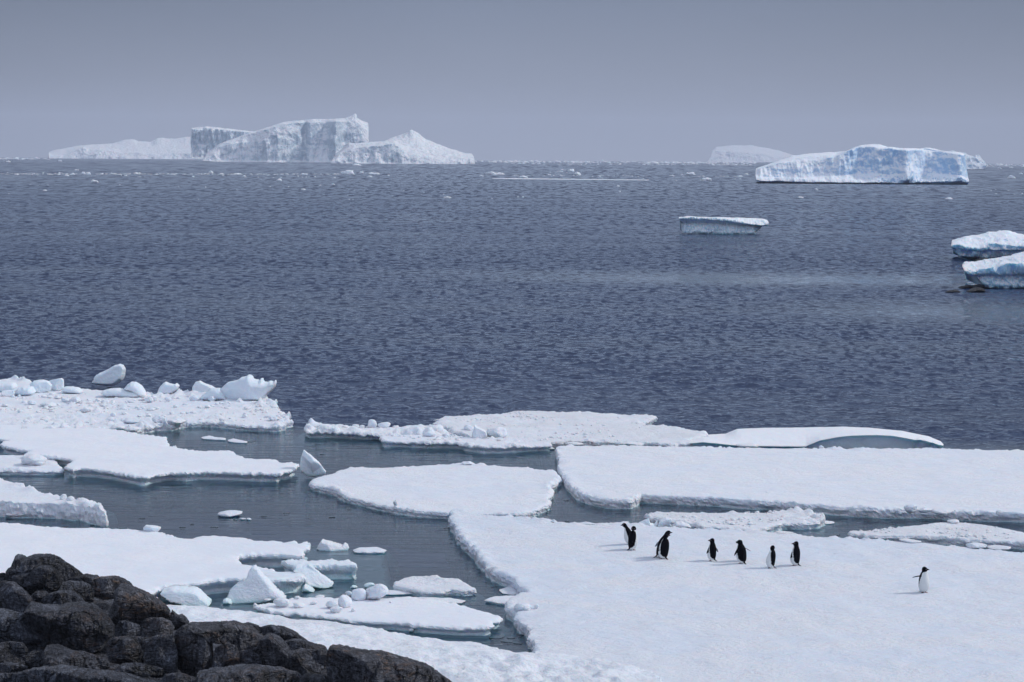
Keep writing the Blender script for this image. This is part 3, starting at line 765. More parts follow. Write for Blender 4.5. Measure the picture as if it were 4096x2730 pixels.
scatter('ice_rubble', px('M', [(920,112),(1250,97),(1420,66),(2000,88),(2100,140),(2300,165),(2300,250),(1500,250),(1120,215)]), 0.19, 500, 0.03, 0.14, 35, 'crumbs of ice over the knobbly far floe', SNOW)
# ================================================================== DRIFTED DOME behind the long floe
Yd = G(*px('R', [(1300, 243)])[0], 0.1)[1] + 0.4
wl = px('R', [(698,234),(900,240),(1270,246),(1500,250),(1750,252),(1850,246),(1950,243)])
lip_b = px('R', [(698,222),(780,222),(870,230),(950,236),(1270,238),(1340,208),(1420,192),(1500,182),(1620,179),(1700,184),(1760,196),(1830,206),(1900,222),(1952,234)])
lip = px('R', [(697,216),(760,212),(870,222),(950,230),(1270,234),(1340,204),(1420,188),(1500,178),(1620,175),(1700,180),(1760,190),(1830,198),(1900,213),(1954,228)])
mid = px('R', [(699,200),(760,190),(870,190),(950,180),(1250,176),(1450,160),(1600,160),(1750,168),(1880,188),(1940,208),(1954,222)])
sky = px('R', [(701,192),(720,179),(800,172),(870,168),(900,156),(930,145),(1050,140),(1250,138),(1450,132),(1600,140),(1750,155),(1880,181),(1940,205),(1953,218)])
bk = px('R', [(703,196),(1000,170),(1450,160),(1950,222)])
bk2 = px('R', [(704,232),(1950,238)])
def dome_disp(V, S, U):
    k = np.exp(-((U - 0.93) / 0.06) ** 2) * np.clip(S, 0, 1) * (S < 2.4)
    V[:, 2] += k * 0.10 * fbm(np.column_stack([V[:, 0] * 3.2, V[:, 1], V[:, 2] * 1.0]), 3)
    V[:, 1] += k * 0.35 * fbm(np.column_stack([V[:, 0] * 3.2, V[:, 1], V[:, 2] * 1.2]) + 9, 3)
    return V
dome = loft('snow_dome', [(wl, Yd + 0.25), (lip_b, Yd + 0.2), (lip, Yd), (mid, Yd + 1.2), (sky, Yd + 3.4), (bk, Yd + 5.5), (bk2, Yd + 7.0)], 260, [8, 6, 10, 14, 8, 6],
     berg_mat('drift_snow', 0.5, base=(0.82, 0.84, 0.88), blue=(0.68, 0.80, 0.90), amt=0.8, scl_h=0.12, lo=0.1, hi=0.35, sw=0.5, sr=0.35), 'smooth whaleback of drifted snow with a pale blue hollow in its near face', 'snow mound', 5, 0.05, 1.2, fdisp=dome_disp)

# ================================================================== BERGS
def at_sea(c, p): return G(*px(c, [p])[0], 0.0)[1]
WHITE_BERG = berg_mat('berg_ice_far', 12, base=(0.83, 0.86, 0.90), blue=(0.44, 0.56, 0.66), amt=0.85, lo=0.22, hi=0.48)  # glacier ice on steep faces, greyed to put shading contrast into the colour
BLUE_BERG = berg_mat('berg_ice_blue', 3.2, blue=(0.30, 0.54, 0.80), amt=0.8, teal=0.7, scl_h=0.25, lo=0.10, hi=0.55)
Yb = 6400.0
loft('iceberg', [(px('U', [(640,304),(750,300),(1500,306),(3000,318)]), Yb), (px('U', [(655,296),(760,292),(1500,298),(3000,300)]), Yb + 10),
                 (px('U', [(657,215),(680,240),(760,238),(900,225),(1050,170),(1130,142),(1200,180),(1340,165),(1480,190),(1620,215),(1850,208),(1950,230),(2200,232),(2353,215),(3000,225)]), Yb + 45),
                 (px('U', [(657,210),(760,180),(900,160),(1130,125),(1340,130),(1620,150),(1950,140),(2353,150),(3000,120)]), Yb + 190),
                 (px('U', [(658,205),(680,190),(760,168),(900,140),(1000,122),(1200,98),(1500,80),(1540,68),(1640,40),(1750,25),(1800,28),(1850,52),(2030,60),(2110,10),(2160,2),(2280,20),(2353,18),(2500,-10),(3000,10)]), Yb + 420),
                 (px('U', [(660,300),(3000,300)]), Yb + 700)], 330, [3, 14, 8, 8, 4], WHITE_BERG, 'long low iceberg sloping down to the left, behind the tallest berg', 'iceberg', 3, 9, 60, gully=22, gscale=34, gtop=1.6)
Yb = at_sea('T1', (1300, 287))
T = lambda pts: px('T1', pts)
def main_disp(V, S, U):
    # the big slab face bulges forward left of centre and is hollowed on the right; fracture crossing it
    f = np.clip(4.0 - S, 0, 1)
    V[:, 1] += f * (-22 * np.exp(-((U - 0.42) / 0.10) ** 2) + 12 * np.exp(-((U - 0.72) / 0.06) ** 2) * np.clip(S / 2, 0, 1) - 26 * np.exp(-((U - 0.80) / 0.035) ** 2) + 14 * np.exp(-((U - 0.60) / 0.02) ** 2))
    return V
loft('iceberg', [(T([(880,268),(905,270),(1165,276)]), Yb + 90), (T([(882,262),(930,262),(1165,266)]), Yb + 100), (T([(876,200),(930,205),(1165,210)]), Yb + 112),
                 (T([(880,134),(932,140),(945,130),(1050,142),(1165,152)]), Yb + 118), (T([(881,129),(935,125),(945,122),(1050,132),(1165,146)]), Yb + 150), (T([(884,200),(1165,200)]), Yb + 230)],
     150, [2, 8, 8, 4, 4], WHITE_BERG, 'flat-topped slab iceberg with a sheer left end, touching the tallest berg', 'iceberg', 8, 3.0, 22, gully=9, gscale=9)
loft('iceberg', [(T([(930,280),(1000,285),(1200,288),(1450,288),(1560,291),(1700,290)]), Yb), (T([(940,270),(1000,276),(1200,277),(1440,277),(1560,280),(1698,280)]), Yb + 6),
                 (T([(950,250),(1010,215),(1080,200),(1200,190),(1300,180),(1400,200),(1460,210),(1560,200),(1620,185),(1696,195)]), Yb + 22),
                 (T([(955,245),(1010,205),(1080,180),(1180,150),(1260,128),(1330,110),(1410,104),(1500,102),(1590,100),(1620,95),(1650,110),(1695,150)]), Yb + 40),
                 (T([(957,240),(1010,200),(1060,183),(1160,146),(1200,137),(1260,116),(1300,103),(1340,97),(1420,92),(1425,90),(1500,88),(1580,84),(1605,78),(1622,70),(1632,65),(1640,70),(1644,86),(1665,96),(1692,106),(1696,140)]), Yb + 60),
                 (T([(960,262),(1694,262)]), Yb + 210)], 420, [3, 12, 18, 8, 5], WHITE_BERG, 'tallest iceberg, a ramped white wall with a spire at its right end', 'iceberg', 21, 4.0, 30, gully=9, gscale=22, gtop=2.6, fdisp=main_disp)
Yb3 = at_sea('T1', (1700, 293))
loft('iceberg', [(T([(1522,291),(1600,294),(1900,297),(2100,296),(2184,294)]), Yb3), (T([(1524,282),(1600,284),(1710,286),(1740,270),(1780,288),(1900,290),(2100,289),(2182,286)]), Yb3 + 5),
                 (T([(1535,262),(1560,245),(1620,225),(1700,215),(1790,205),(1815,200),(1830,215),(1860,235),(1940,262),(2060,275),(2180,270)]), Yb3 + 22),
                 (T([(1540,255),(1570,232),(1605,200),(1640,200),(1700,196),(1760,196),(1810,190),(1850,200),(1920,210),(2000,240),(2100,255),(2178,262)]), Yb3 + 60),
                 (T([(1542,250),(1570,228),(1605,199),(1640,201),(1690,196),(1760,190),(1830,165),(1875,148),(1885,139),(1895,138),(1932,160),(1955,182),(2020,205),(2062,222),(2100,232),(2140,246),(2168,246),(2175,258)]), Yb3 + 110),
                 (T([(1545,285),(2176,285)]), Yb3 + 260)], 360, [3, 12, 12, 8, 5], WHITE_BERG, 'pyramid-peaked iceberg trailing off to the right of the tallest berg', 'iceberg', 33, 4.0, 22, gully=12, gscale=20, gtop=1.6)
# faint far berg
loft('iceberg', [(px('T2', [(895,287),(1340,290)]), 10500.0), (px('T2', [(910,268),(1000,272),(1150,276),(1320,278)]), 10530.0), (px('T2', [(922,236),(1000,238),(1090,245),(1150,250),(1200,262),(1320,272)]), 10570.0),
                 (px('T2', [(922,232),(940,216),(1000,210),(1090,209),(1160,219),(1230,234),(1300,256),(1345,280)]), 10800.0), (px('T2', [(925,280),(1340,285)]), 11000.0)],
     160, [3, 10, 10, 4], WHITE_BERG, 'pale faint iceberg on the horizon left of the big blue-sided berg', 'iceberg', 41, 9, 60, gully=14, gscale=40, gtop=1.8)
Yw = at_sea('W', (1900, 250))
loft('iceberg', [(px('W', [(1640,246),(1900,248),(2025,246)]), Yw), (px('W', [(1650,238),(1900,240),(2035,215)]), Yw + 4), (px('W', [(1660,150),(1800,140),(1880,160),(1945,150),(2030,205)]), Yw + 30),
                 (px('W', [(1670,110),(1700,100),(1755,90),(1790,100),(1850,108),(1870,122),(1930,140),(1945,125),(1975,128),(1995,160),(2030,200)]), Yw + 55), (px('W', [(1675,230),(2028,230)]), Yw + 110)],
     140, [3, 12, 8, 4], berg_mat('berg_ice_grey', 7, base=(0.66, 0.72, 0.80), blue=(0.40, 0.58, 0.76), amt=0.8), 'grey jagged iceberg peeping out behind the right end of the blue-sided berg', 'iceberg', 47, 2.6, 12, gully=8, gscale=9)
Yb5 = at_sea('W', (1300, 376))
W_ = lambda pts: px('W', pts)
def blue_disp(V, S, U):
    # rubble apron at the foot, right of centre, and an amphitheatre scooped from the right part
    f = np.clip(S - 1, 0, 1) * np.clip((6.0 - S) / 1.6, 0, 1)
    V[:, 1] += f * (7.0 * np.exp(-((U - 0.83) / 0.065) ** 2) - 4.5 * np.exp(-((U - 0.70) / 0.030) ** 2) - 3.0 * np.exp(-((U - 0.955) / 0.03) ** 2) + 4 * np.exp(-((U - 0.50) / 0.05) ** 2))
    k = np.clip(1 - np.abs(S - 1.6) / 1.2, 0, 1) * sstep(0.5, 0.62, U)
    nn = np.clip(fbm(V / 1.6 + 5, 4, gain=.6), -0.2, 1)
    V[:, 2] += k * 1.5 * nn; V[:, 1] -= k * 2.2 * nn
    return V
loft('iceberg', [(W_([(98,346),(130,358),(370,362),(700,368),(1200,375),(1600,378),(1880,374)]), Yb5 + 1.5),
                 (W_([(96,334),(130,348),(370,352),(700,358),(900,360),(1200,362),(1290,366),(1420,358),(1600,352),(1720,348),(1800,352),(1888,360)]), Yb5 - 0.6),
                 (W_([(95,330),(370,320),(700,338),(900,330),(1100,330),(1290,340),(1600,330),(1800,322),(1888,345)]), Yb5 + 1.0),
                 (W_([(92,300),(150,312),(370,322),(460,318),(620,308),(800,300),(920,290),(1080,285),(1200,290),(1300,285),(1450,270),(1700,290),(1840,308),(1886,335)]), Yb5 + 4.5),
                 (W_([(92,255),(130,240),(290,196),(440,186),(620,176),(770,140),(900,82),(980,62),(1080,60),(1160,74),(1220,72),(1290,90),(1400,90),(1480,90),(1560,84),(1650,100),(1750,118),(1840,135),(1884,330)]), Yb5 + 9.5),
                 (W_([(93,248),(110,238),(200,212),(300,178),(400,160),(560,135),(770,124),(900,79),(960,55),(1040,50),(1130,52),(1180,64),(1300,72),(1440,74),(1560,72),(1680,96),(1810,108),(1845,125),(1882,325)]), Yb5 + 14),
                 (W_([(94,245),(110,236),(200,208),(300,172),(400,134),(450,130),(560,112),(700,102),(850,99),(920,68),(980,46),(1070,39),(1135,38),(1200,60),(1250,62),(1310,73),(1440,71),(1470,76),(1550,68),(1570,68),(1650,90),(1740,112),(1790,104),(1848,116),(1880,320)]), Yb5 + 26),
                 (W_([(98,335),(1878,345)]), Yb5 + 60)], 620, [4, 4, 6, 22, 6, 8, 5], BLUE_BERG, 'big blue-sided iceberg with white foot, standing alone at the right', 'iceberg', 55, 1.1, 8, gully=2.0, gscale=6.0, gtop=4.2, fdisp=blue_disp)

# table berg with overhanging lid
Ys = at_sea('S', (430, 248))
S_ = lambda pts: px('S', pts)
loft('table_berg', [(S_([(203,238),(330,246),(500,250),(664,247)]), Ys - 0.7), (S_([(206,225),(330,234),(500,238),(662,236)]), Ys - 0.8), (S_([(214,190),(330,192),(500,196),(600,198),(656,206)]), Ys - 0.45),
                    (S_([(212,182),(330,178),(500,182),(640,193),(700,198)]), Ys - 0.2),
                    (S_([(188,162),(250,158),(330,158),(400,162),(500,172),(600,184),(640,192),(742,196)]), Ys - 0.8), (S_([(183,150),(250,146),(330,150),(400,158),(520,168),(640,186),(700,192),(748,186)]), Ys - 1.1),
                    (S_([(181,145),(250,140),(330,142),(430,147),(560,165),(640,184),(705,188),(749,178)]), Ys - 1.0), (S_([(182,142),(250,137),(330,141),(430,144),(560,146),(640,150),(715,155),(745,168)]), Ys + 0.5),
                    (S_([(183,141),(215,139),(235,133),(330,140),(385,142),(430,141),(520,143),(640,146),(710,150),(738,158)]), Ys + 2.2), (S_([(190,220),(660,230)]), Ys + 5)],
     300, [4, 8, 4, 5, 4, 3, 4, 4, 4], berg_mat('table_berg_ice', 0.9, base=(0.86, 0.90, 0.94), blue=(0.62, 0.77, 0.88), amt=0.9, teal=0.25, scl_h=0.3, lo=0.0, hi=0.3, sw=0.5, sr=0.4),
     'small table-shaped berg with an overhanging white lid in mid water', 'iceberg', 61, 0.22, 0.9, gully=0.30, gscale=0.38)

# overhanging shelf ice entering at the right edge
E_ = lambda pts: px('E', pts)
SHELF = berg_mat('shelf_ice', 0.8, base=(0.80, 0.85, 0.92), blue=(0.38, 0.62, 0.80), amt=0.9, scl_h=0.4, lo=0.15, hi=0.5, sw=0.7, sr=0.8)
Yc = G(*E_([(1100, 745)])[0], 0.0)[1]
loft('shore_ice_shelf', [(E_([(880,760),(1200,740),(1850,700),(2600,700)]), Yc + 2.5), (E_([(640,680),(900,694),(1200,716),(1500,690),(2000,640),(2600,640)]), Yc + 0.5),
                         (E_([(560,600),(620,670),(900,692),(1200,700),(1500,660),(2000,620),(2600,600)]), Yc - 0.1), (E_([(520,545),(620,560),(900,590),(1200,580),(1500,560),(2000,570),(2600,560)]), Yc - 0.35),
                         (E_([(478,520),(600,515),(720,525),(850,540),(1000,560),(1150,545),(1300,555),(1500,545),(1826,560),(2600,560)]), Yc - 0.8), (E_([(480,480),(600,455),(720,500),(900,530),(1000,530),(1130,500),(1200,430),(1280,440),(1400,440),(1600,480),(1826,490),(2600,500)]), Yc - 0.8),
                         (E_([(490,420),(600,410),(900,440),(1200,425),(1500,400),(1826,400),(2600,400)]), Yc + 0.5), (E_([(500,380),(560,365),(640,345),(760,305),(900,330),(1100,320),(1400,300),(1826,310),(2600,320)]), Yc + 2.5),
                         (E_([(500,375),(560,362),(650,335),(740,303),(800,300),(900,285),(1050,268),(1090,248),(1160,222),(1290,215),(1370,198),(1470,190),(1560,195),(1650,230),(1720,255),(1826,275),(2200,300),(2600,300)]), Yc + 5),
                         (E_([(520,620),(2600,600)]), Yc + 9)], 240, [5, 4, 4, 4, 5, 4, 6, 6, 4], SHELF, 'farther of two overhanging snow-topped ice ledges at the right edge', 'ice ledge', 71, 0.34, 0.8, gully=0.2, gscale=0.8)
Yd2 = G(*E_([(1100, 1262)])[0], 0.0)[1]
loft('shore_ice_shelf', [(E_([(1090,1255),(1400,1285),(1826,1300),(2700,1300)]), Yd2 + 1.8), (E_([(1085,1240),(1200,1254),(1500,1256),(1826,1240),(2700,1240)]), Yd2 - 0.3), (E_([(1050,1160),(1200,1200),(1500,1200),(1826,1190),(2700,1190)]), Yd2 - 0.4),
                         (E_([(965,1060),(1100,1080),(1300,1090),(1600,1090),(1826,1080),(2700,1080)]), Yd2 - 0.2), (E_([(960,1050),(1100,1040),(1300,1030),(1600,1030),(1826,1030),(2700,1030)]), Yd2 - 0.1),
                         (E_([(755,990),(830,1025),(900,1020),(1000,1000),(1150,990),(1300,1000),(1500,1005),(1650,985),(1826,1000),(2700,1000)]), Yd2 - 0.7), (E_([(725,940),(800,960),(860,985),(1000,925),(1150,900),(1270,870),(1310,960),(1400,860),(1560,800),(1700,810),(1826,800),(2700,780)]), Yd2 - 0.8),
                         (E_([(690,860),(800,895),(1000,885),(1200,850),(1400,800),(1600,770),(1826,730),(2700,600)]), Yd2), (E_([(688,830),(800,850),(1000,835),(1200,810),(1500,740),(1826,660),(2700,500)]), Yd2 + 1.2),
                         (E_([(690,815),(725,768),(900,760),(1080,740),(1100,722),(1200,718),(1400,685),(1500,665),(1600,640),(1740,610),(1826,575),(2200,480),(2700,430)]), Yd2 + 3.2),
                         (E_([(760,1100),(2700,900)]), Yd2 + 7)], 260, [4, 4, 5, 3, 5, 4, 4, 4, 5, 4], SHELF, 'nearer, larger overhanging ice ledge with little icicles at the right edge', 'ice ledge', 73, 0.32, 0.75, gully=0.2, gscale=0.8)
WETROCK = rock_mat('wet_black_rock', (0.35, 0.36, 0.42), 3.0, 0.1)
GR = 'black rocks awash below the ice ledges'
for pts, dy, T, lab in (([(376,1330),(420,1310),(540,1292),(600,1294),(640,1318),(642,1334),(500,1342)], 0, 0.5, 'low black rock awash, outermost of those below the ice ledges'),
                        ([(612,1252),(680,1225),(800,1198),(845,1205),(870,1238),(850,1262),(700,1266)], 0, 0.6, 'black rock with a rounded hump left of the ledge foot'),
                        ([(830,1250),(900,1215),(1000,1190),(1060,1185),(1085,1220),(1080,1262),(900,1270)], 0, 0.7, 'black rock tucked right against the foot of the nearer ledge'),
                        ([(775,1324),(850,1280),(950,1245),(1040,1255),(1100,1300),(1060,1334),(900,1338)], 0, 0.7, 'wedge-shaped black rock in front of the ledge foot'),
                        ([(890,758),(960,722),(1030,702),(1120,700),(1180,720),(1150,762)], 0, 0.6, 'black rock showing in the gap between the two ice ledges')):
    P_ = E_(pts); by = max(p[1] for p in P_)
    Yr = G(sum(p[0] for p in P_) / len(P_), by - 1, 0.0)[1] + 0.3
    inflate('shore_rock', P_, Yr, T, len(lab), WETROCK, lab, 'rock', rough=0.03, group=GR)
# dark wet rock bench that carries the nearer ledge
loft('rock_bench', [(E_([(1080,1300),(1300,1350),(1826,1400),(2700,1460)]), Yd2 - 0.8), (E_([(1090,1270),(1300,1300),(1826,1320),(2700,1330)]), Yd2 - 0.5), (E_([(1095,1250),(1300,1245),(1826,1230),(2700,1230)]), Yd2 + 0.8), (E_([(1100,1245),(2700,1225)]), Yd2 + 5)],
     90, [3, 6, 3], WETROCK, 'black wet rock bench under the nearer ice ledge', 'rock', 5, 0.10, 0.6)

# ================================================================== BLOCKS AND BOULDERS OF ICE
def slab(pts, c, zg, T, seed, label, cat='ice block', base=None, **kw):
    P_ = px(c, pts)
    bp = max(P_, key=lambda p: p[1]) if base is None else px(c, [base])[0]
    Y0 = G(bp[0], bp[1], zg)[1] + T * kw.pop('push', 0.6)
    return inflate(kw.pop('name', 'ice_block'), P_, Y0, T, seed, kw.pop('mat', ICE), label, cat, **kw)
GB = 'boulders of snow ice along the far-left floe'
slab([(720,255),(735,235),(755,200),(800,175),(850,150),(905,118),(945,108),(970,118),(986,150),(985,190),(965,235),(930,265),(905,280),(850,285),(800,278),(745,275)], 'A', 0.12, 0.55, 101, 'upturned boulder of ice with an undercut keel, standing in open water behind the floe', 'ice boulder', name='ice_boulder', power=0.6, chisel=3, group=GB, rough=0.035)
slab([(1718,350),(1735,300),(1790,255),(1860,235),(1900,210),(1930,205),(1955,192),(1980,205),(1990,225),(2040,240),(2045,222),(2065,222),(2070,245),(2100,252),(2125,240),(2150,250),(2162,232),(2170,255),(2160,290),(2120,330),(2085,370),(2060,392),(1900,402),(1800,400),(1740,385)], 'A', 0.2, 0.8, 102, 'biggest snow-ice boulder, with a jutting right lip, at the tip of the far-left floe', 'ice boulder', name='ice_boulder', power=0.6, chisel=3, group=GB, rough=0.05)
slab([(975,310),(1000,270),(1030,252),(1065,252),(1110,280),(1135,315),(1150,355),(1120,372),(1090,365),(1040,330)], 'A', 0.2, 0.4, 103, 'humped boulder just right of the upturned boulder', 'ice boulder', name='ice_boulder', group=GB, power=0.6, rough=0.04)
slab([(785,340),(810,315),(860,302),(930,300),(1000,315),(1060,325),(1105,352),(1100,370),(950,372),(850,362)], 'A', 0.2, 0.35, 104, 'long low snow hump in front of the upturned boulder', 'ice boulder', name='ice_boulder', group=GB, rough=0.05)
slab([(1236,330),(1250,295),(1280,262),(1300,250),(1320,262),(1370,272),(1385,262),(1408,282),(1395,310),(1350,340),(1300,350),(1245,345)], 'A', 0.2, 0.35, 105, 'boulder with a small horn, alone between the humped and the biggest boulders', 'ice boulder', name='ice_boulder', group=GB, chisel=2, rough=0.05)
slab([(1512,335),(1512,290),(1535,250),(1570,242),(1600,262),(1650,278),(1690,300),(1705,325),(1660,345),(1560,350)], 'A', 0.2, 0.4, 106, 'square-shouldered boulder left of the biggest boulder', 'ice boulder', name='ice_boulder', group=GB, chisel=3, rough=0.05)
slab([(1560,385),(1600,340),(1660,305),(1730,300),(1760,340),(1780,390),(1650,398)], 'A', 0.2, 0.4, 107, 'snow ramp leaning on the left foot of the biggest boulder', 'ice boulder', name='ice_boulder', group=GB, rough=0.06)
slab([(372,250),(395,238),(430,232),(485,220),(498,235),(498,300),(470,320),(400,322),(380,290)], 'A', 0.2, 0.4, 108, 'tall square boulder at the right end of the leftmost boulder heap', 'ice boulder', name='ice_boulder', group=GB, chisel=4, rough=0.04)
slab([(238,265),(270,240),(330,235),(375,245),(405,280),(395,320),(330,338),(270,335),(245,300)], 'A', 0.2, 0.4, 109, 'rounded boulder leaning against the tall square one in the leftmost heap', 'ice boulder', name='ice_boulder', group=GB, chisel=2, rough=0.05)
slab([(115,330),(150,295),(200,285),(250,292),(278,330),(262,352),(180,356),(125,350)], 'A', 0.2, 0.4, 110, 'boulder in the front of the leftmost heap, left of the rounded one', 'ice boulder', name='ice_boulder', group=GB, rough=0.05)
slab([(-120,320),(-60,260),(0,256),(60,255),(110,262),(135,290),(125,325),(60,330),(-60,335)], 'A', 0.2, 0.45, 111, 'broad lumpy boulder cut by the left edge of the picture', 'ice boulder', name='ice_boulder', group=GB, rough=0.07)
slab([(10,350),(20,322),(60,315),(108,318),(114,345),(105,365),(40,366)], 'A', 0.2, 0.25, 112, 'small cube-like boulder in front of the broad lumpy one', 'ice boulder', name='ice_boulder', group=GB, chisel=3, rough=0.03)
slab([(485,325),(510,290),(560,288),(610,298),(655,325),(640,342),(540,335)], 'A', 0.2, 0.35, 113, 'low drift boulder between the leftmost heap and the upturned boulder', 'ice boulder', name='ice_boulder', group=GB, rough=0.05)
GC = 'lumps of snow ice scattered on the far-left floe'
i = 200
for box, lab in (((210,392,278,434), 'rounded lump left of the flat brick-like lump'), ((295,412,430,452), 'flat brick-like lump lying below the leftmost boulder heap'), ((538,366,622,424), 'tilted pointed lump below the low drift boulder'),
                 ((470,375,545,412), 'squat lump touching the tilted pointed one'), ((742,378,792,416), 'first of a touching pair of lumps below the long low hump'), ((785,388,852,430), 'second, nearer of the pair of lumps below the long low hump'),
                 ((616,450,710,494), 'wedge lump lying alone in the middle of the floe'), ((1132,366,1200,416), 'larger lump at the foot of the humped boulder'), ((1180,350,1230,404), 'knob behind the larger lump at the foot of the humped boulder'), ((1290,366,1340,410), 'small round lump below the horned boulder'),
                 ((1480,355,1552,403), 'leaning lump below the square-shouldered boulder'), ((1630,362,1692,405), 'snow lump in front of the snow ramp'), ((962,530,1120,580), 'long mound at the front of the floe, left of the peaked mound'),
                 ((1182,506,1292,588), 'peaked mound at the front edge of the floe'), ((1240,536,1446,594), 'broad mound right of the peaked mound at the front edge'), ((862,590,985,640), 'bumpy lump at the near tip of the floe by the smooth floe'), ((960,600,1088,645), 'bumpy lump right beside the near tip of the floe'),
                 ((130,468,180,500), 'small lump near the left edge of the picture'), ((1140,452,1215,478), 'low lump in the middle of the floe right of the wedge lump'), ((860,492,905,528), 'peaked crumb behind the long mound'), ((950,484,1002,512), 'rounded crumb right of the peaked crumb'),
                 ((1322,484,1365,510), 'crumb behind the broad front mound'), ((1600,432,1650,458), 'crumb below the snow ramp'), ((2100,512,2175,556), 'fin-shaped lump near the right tip of the floe'), ((1760,396,1800,424), 'crumb under the biggest boulder'), ((1860,392,1890,416), 'dot-like crumb under the right half of the biggest boulder'),
                 ((405,562,440,594), 'small peaked crumb by the edge of the smooth floe'), ((1450,480,1480,502), 'crumb right of the middle of the floe'), ((1352,432,1395,456), 'pebble-like crumb below the horned boulder')):
    chunk('snow_lump', box, 'A', 0.2, i, lab, 'snow lump', SNOW, sub=4, planes=8, group=GC); i += 1
chunk('snow_lump', (140, 812, 352, 912), 'A', 0.15, 240, 'lump of snow with two hollows on the small floe by the left edge', 'snow lump', SNOW, sub=4, planes=6, rough=0.25)
slab([(55,1285),(75,1262),(130,1252),(235,1250),(242,1280),(225,1298),(100,1298)], 'A', 0.05, 0.4, 241, 'flat slab of ice leaning on the tall front wall of the thick floe', name='ice_slab', mat=SNOW)
i = 250
for box, lab in (((465,1130,520,1185), 'highest lump on the ridge of the thick left floe'), ((515,1145,580,1195), 'lump right of the highest one on the thick left floe'), ((590,1158,645,1202), 'third lump along the ridge of the thick left floe'), ((640,1175,700,1210), 'last low lump along the ridge of the thick left floe'), ((255,1205,322,1262), 'snow knob bulging from the front wall of the thick floe')):
    chunk('snow_lump', box, 'A', 0.40 if i < 254 else 0.2, i, lab, 'snow lump', SNOW, planes=7, rough=0.2); i += 1
slab([(1126,1420),(1124,1395),(1140,1378),(1200,1382),(1258,1392),(1260,1405),(1242,1426),(1180,1428)], 'A', 0.36, 0.25, 260, 'white block on the far edge of the large smooth floe behind the rocks', chisel=4, rough=0.02)
chunk('growler', (1695, 1258, 1892, 1316), 'A', 0.0, 261, 'small white growler afloat alone in the left lead', 'growler', SNOW, sub=5, rough=0.10)
chunk('ice_chunk', (1925, 1318, 1970, 1340), 'A', 0.0, 262, 'tiny glassy bit of ice right of the small white growler', 'ice chunk', SNOW)
chunk('ice_chunk', (1870, 1316, 1930, 1336), 'A', 0.0, 263, 'flat grey bit of ice touching the small white growler', 'ice chunk', SNOW)
# upright shard
slab([(75,405),(82,350),(98,303),(125,325),(160,350),(190,380),(215,410),(234,435),(228,455),(195,460),(160,470),(120,462),(82,440)], 'M', 0.05, 0.30, 270, 'upright pointed shard of ice between the smooth left floe and the round floe', 'ice shard', name='ice_shard', chisel=4, chis_amp=1.4, power=0.25, rough=0.025)
i = 280
for c, box, zg, lab in (('M', (484,115,542,176), 0.2, 'tall knob on the narrow ridged floe'), ('M', (545,132,625,182), 0.2, 'rounded lump right of the tall knob on the narrow ridged floe'), ('M', (328,152,375,182), 0.2, 'low lump left of the tall knob on the narrow ridged floe'),
                        ('M', (150,142,270,190), 0.15, 'heap of snow at the left tip of the narrow ridged floe'), ('M', (430,152,470,178), 0.2, 'tooth-like bit left of the tall knob'), ('M', (875,152,912,178), 0.2, 'snow bit at the right end of the narrow ridged floe'),
                        ('M', (1205,158,1335,238), 0.18, 'large round snow lump where the knobbly and blunt-nosed floes meet'), ('M', (1070,148,1130,190), 0.18, 'pale hump behind the pointed lump of the knobbly floe'), ('M', (820,188,900,226), 0.2, 'round lump over the left end of the blunt-nosed floe'),
                        ('M', (1560,286,1625,306), 0.0, 'small growler by the right end of the blunt-nosed floe'), ('M', (640,605,668,650), 0.2, 'knob on the near edge of the round central floe'), ('M', (1055,372,1125,398), 0.2, 'heap at the far edge of the round central floe'),
                        ('R', (345,208,470,234), 0.2, 'low ice block in the crack between the knobbly and the long floe'), ('R', (75,210,170,228), 0.2, 'flat block at the left corner of the long straight floe'), ('R', (925,214,1045,242), 0.2, 'jumbled block at the foot of the snow whaleback'), ('R', (1335,226,1360,242), 0.28, 'white crumb below the blue hollow of the snow whaleback'),
                        ('R', (1760,516,1830,562), 0.3, 'left heap on the near edge of the long straight floe'), ('R', (1830,532,1900,562), 0.3, 'spiky heap in the middle of the ridge on the long floe'), ('R', (1900,540,2015,572), 0.3, 'long low heap on the near edge of the long straight floe'), ('R', (2215,545,2245,572), 0.3, 'knob on the long floe near the right edge of the picture'),
                        ('R', (1975,592,2040,618), 0.2, 'cap block on top of the crusty wedge floe'), ('R', (1110,650,1215,670), 0.26, 'snow clod on the far edge of the penguin floe right of the slab'), ('R', (1740,690,1850,714), 0.26, 'clod on the penguin floe below the crusty wedge floe'), ('R', (2075,708,2180,742), 0.26, 'large clod on the far edge of the penguin floe at right'), ('R', (2180,722,2300,748), 0.26, 'flat clod beside the large clod on the penguin floe'),
                        ('R', (1290,560,1360,625), 0.0, 'blocky right end of the lumpy melting slab'), ('R', (600,602,660,632), 0.0, 'white bit left under the lumpy melting slab')):
    chunk('snow_lump', box, c, zg, i, lab, 'snow lump', SNOW, planes=7, rough=0.17); i += 1
slab([(1118,232),(1120,205),(1130,180),(1132,146),(1150,160),(1175,172),(1205,190),(1215,215),(1205,236),(1160,240)], 'M', 0.18, 0.3, 320, 'pointed lump left of the large round lump on the knobbly floe', 'snow lump', name='snow_lump', mat=SNOW, chisel=3)
slab([(425,626),(440,612),(470,598),(490,590),(498,612),(520,616),(532,600),(535,622),(500,632)], 'R', 0.2, 0.22, 321, 'two-horned shard at the far edge of the penguin floe, nearest the penguin pair', 'ice shard', name='ice_shard', chisel=2)
slab([(528,628),(548,595),(575,586),(602,588),(606,598),(596,618),(620,630),(560,634)], 'R', 0.2, 0.2, 322, 'fan-shaped shard leaning left of the lumpy melting slab', 'ice shard', name='ice_shard', chisel=3)
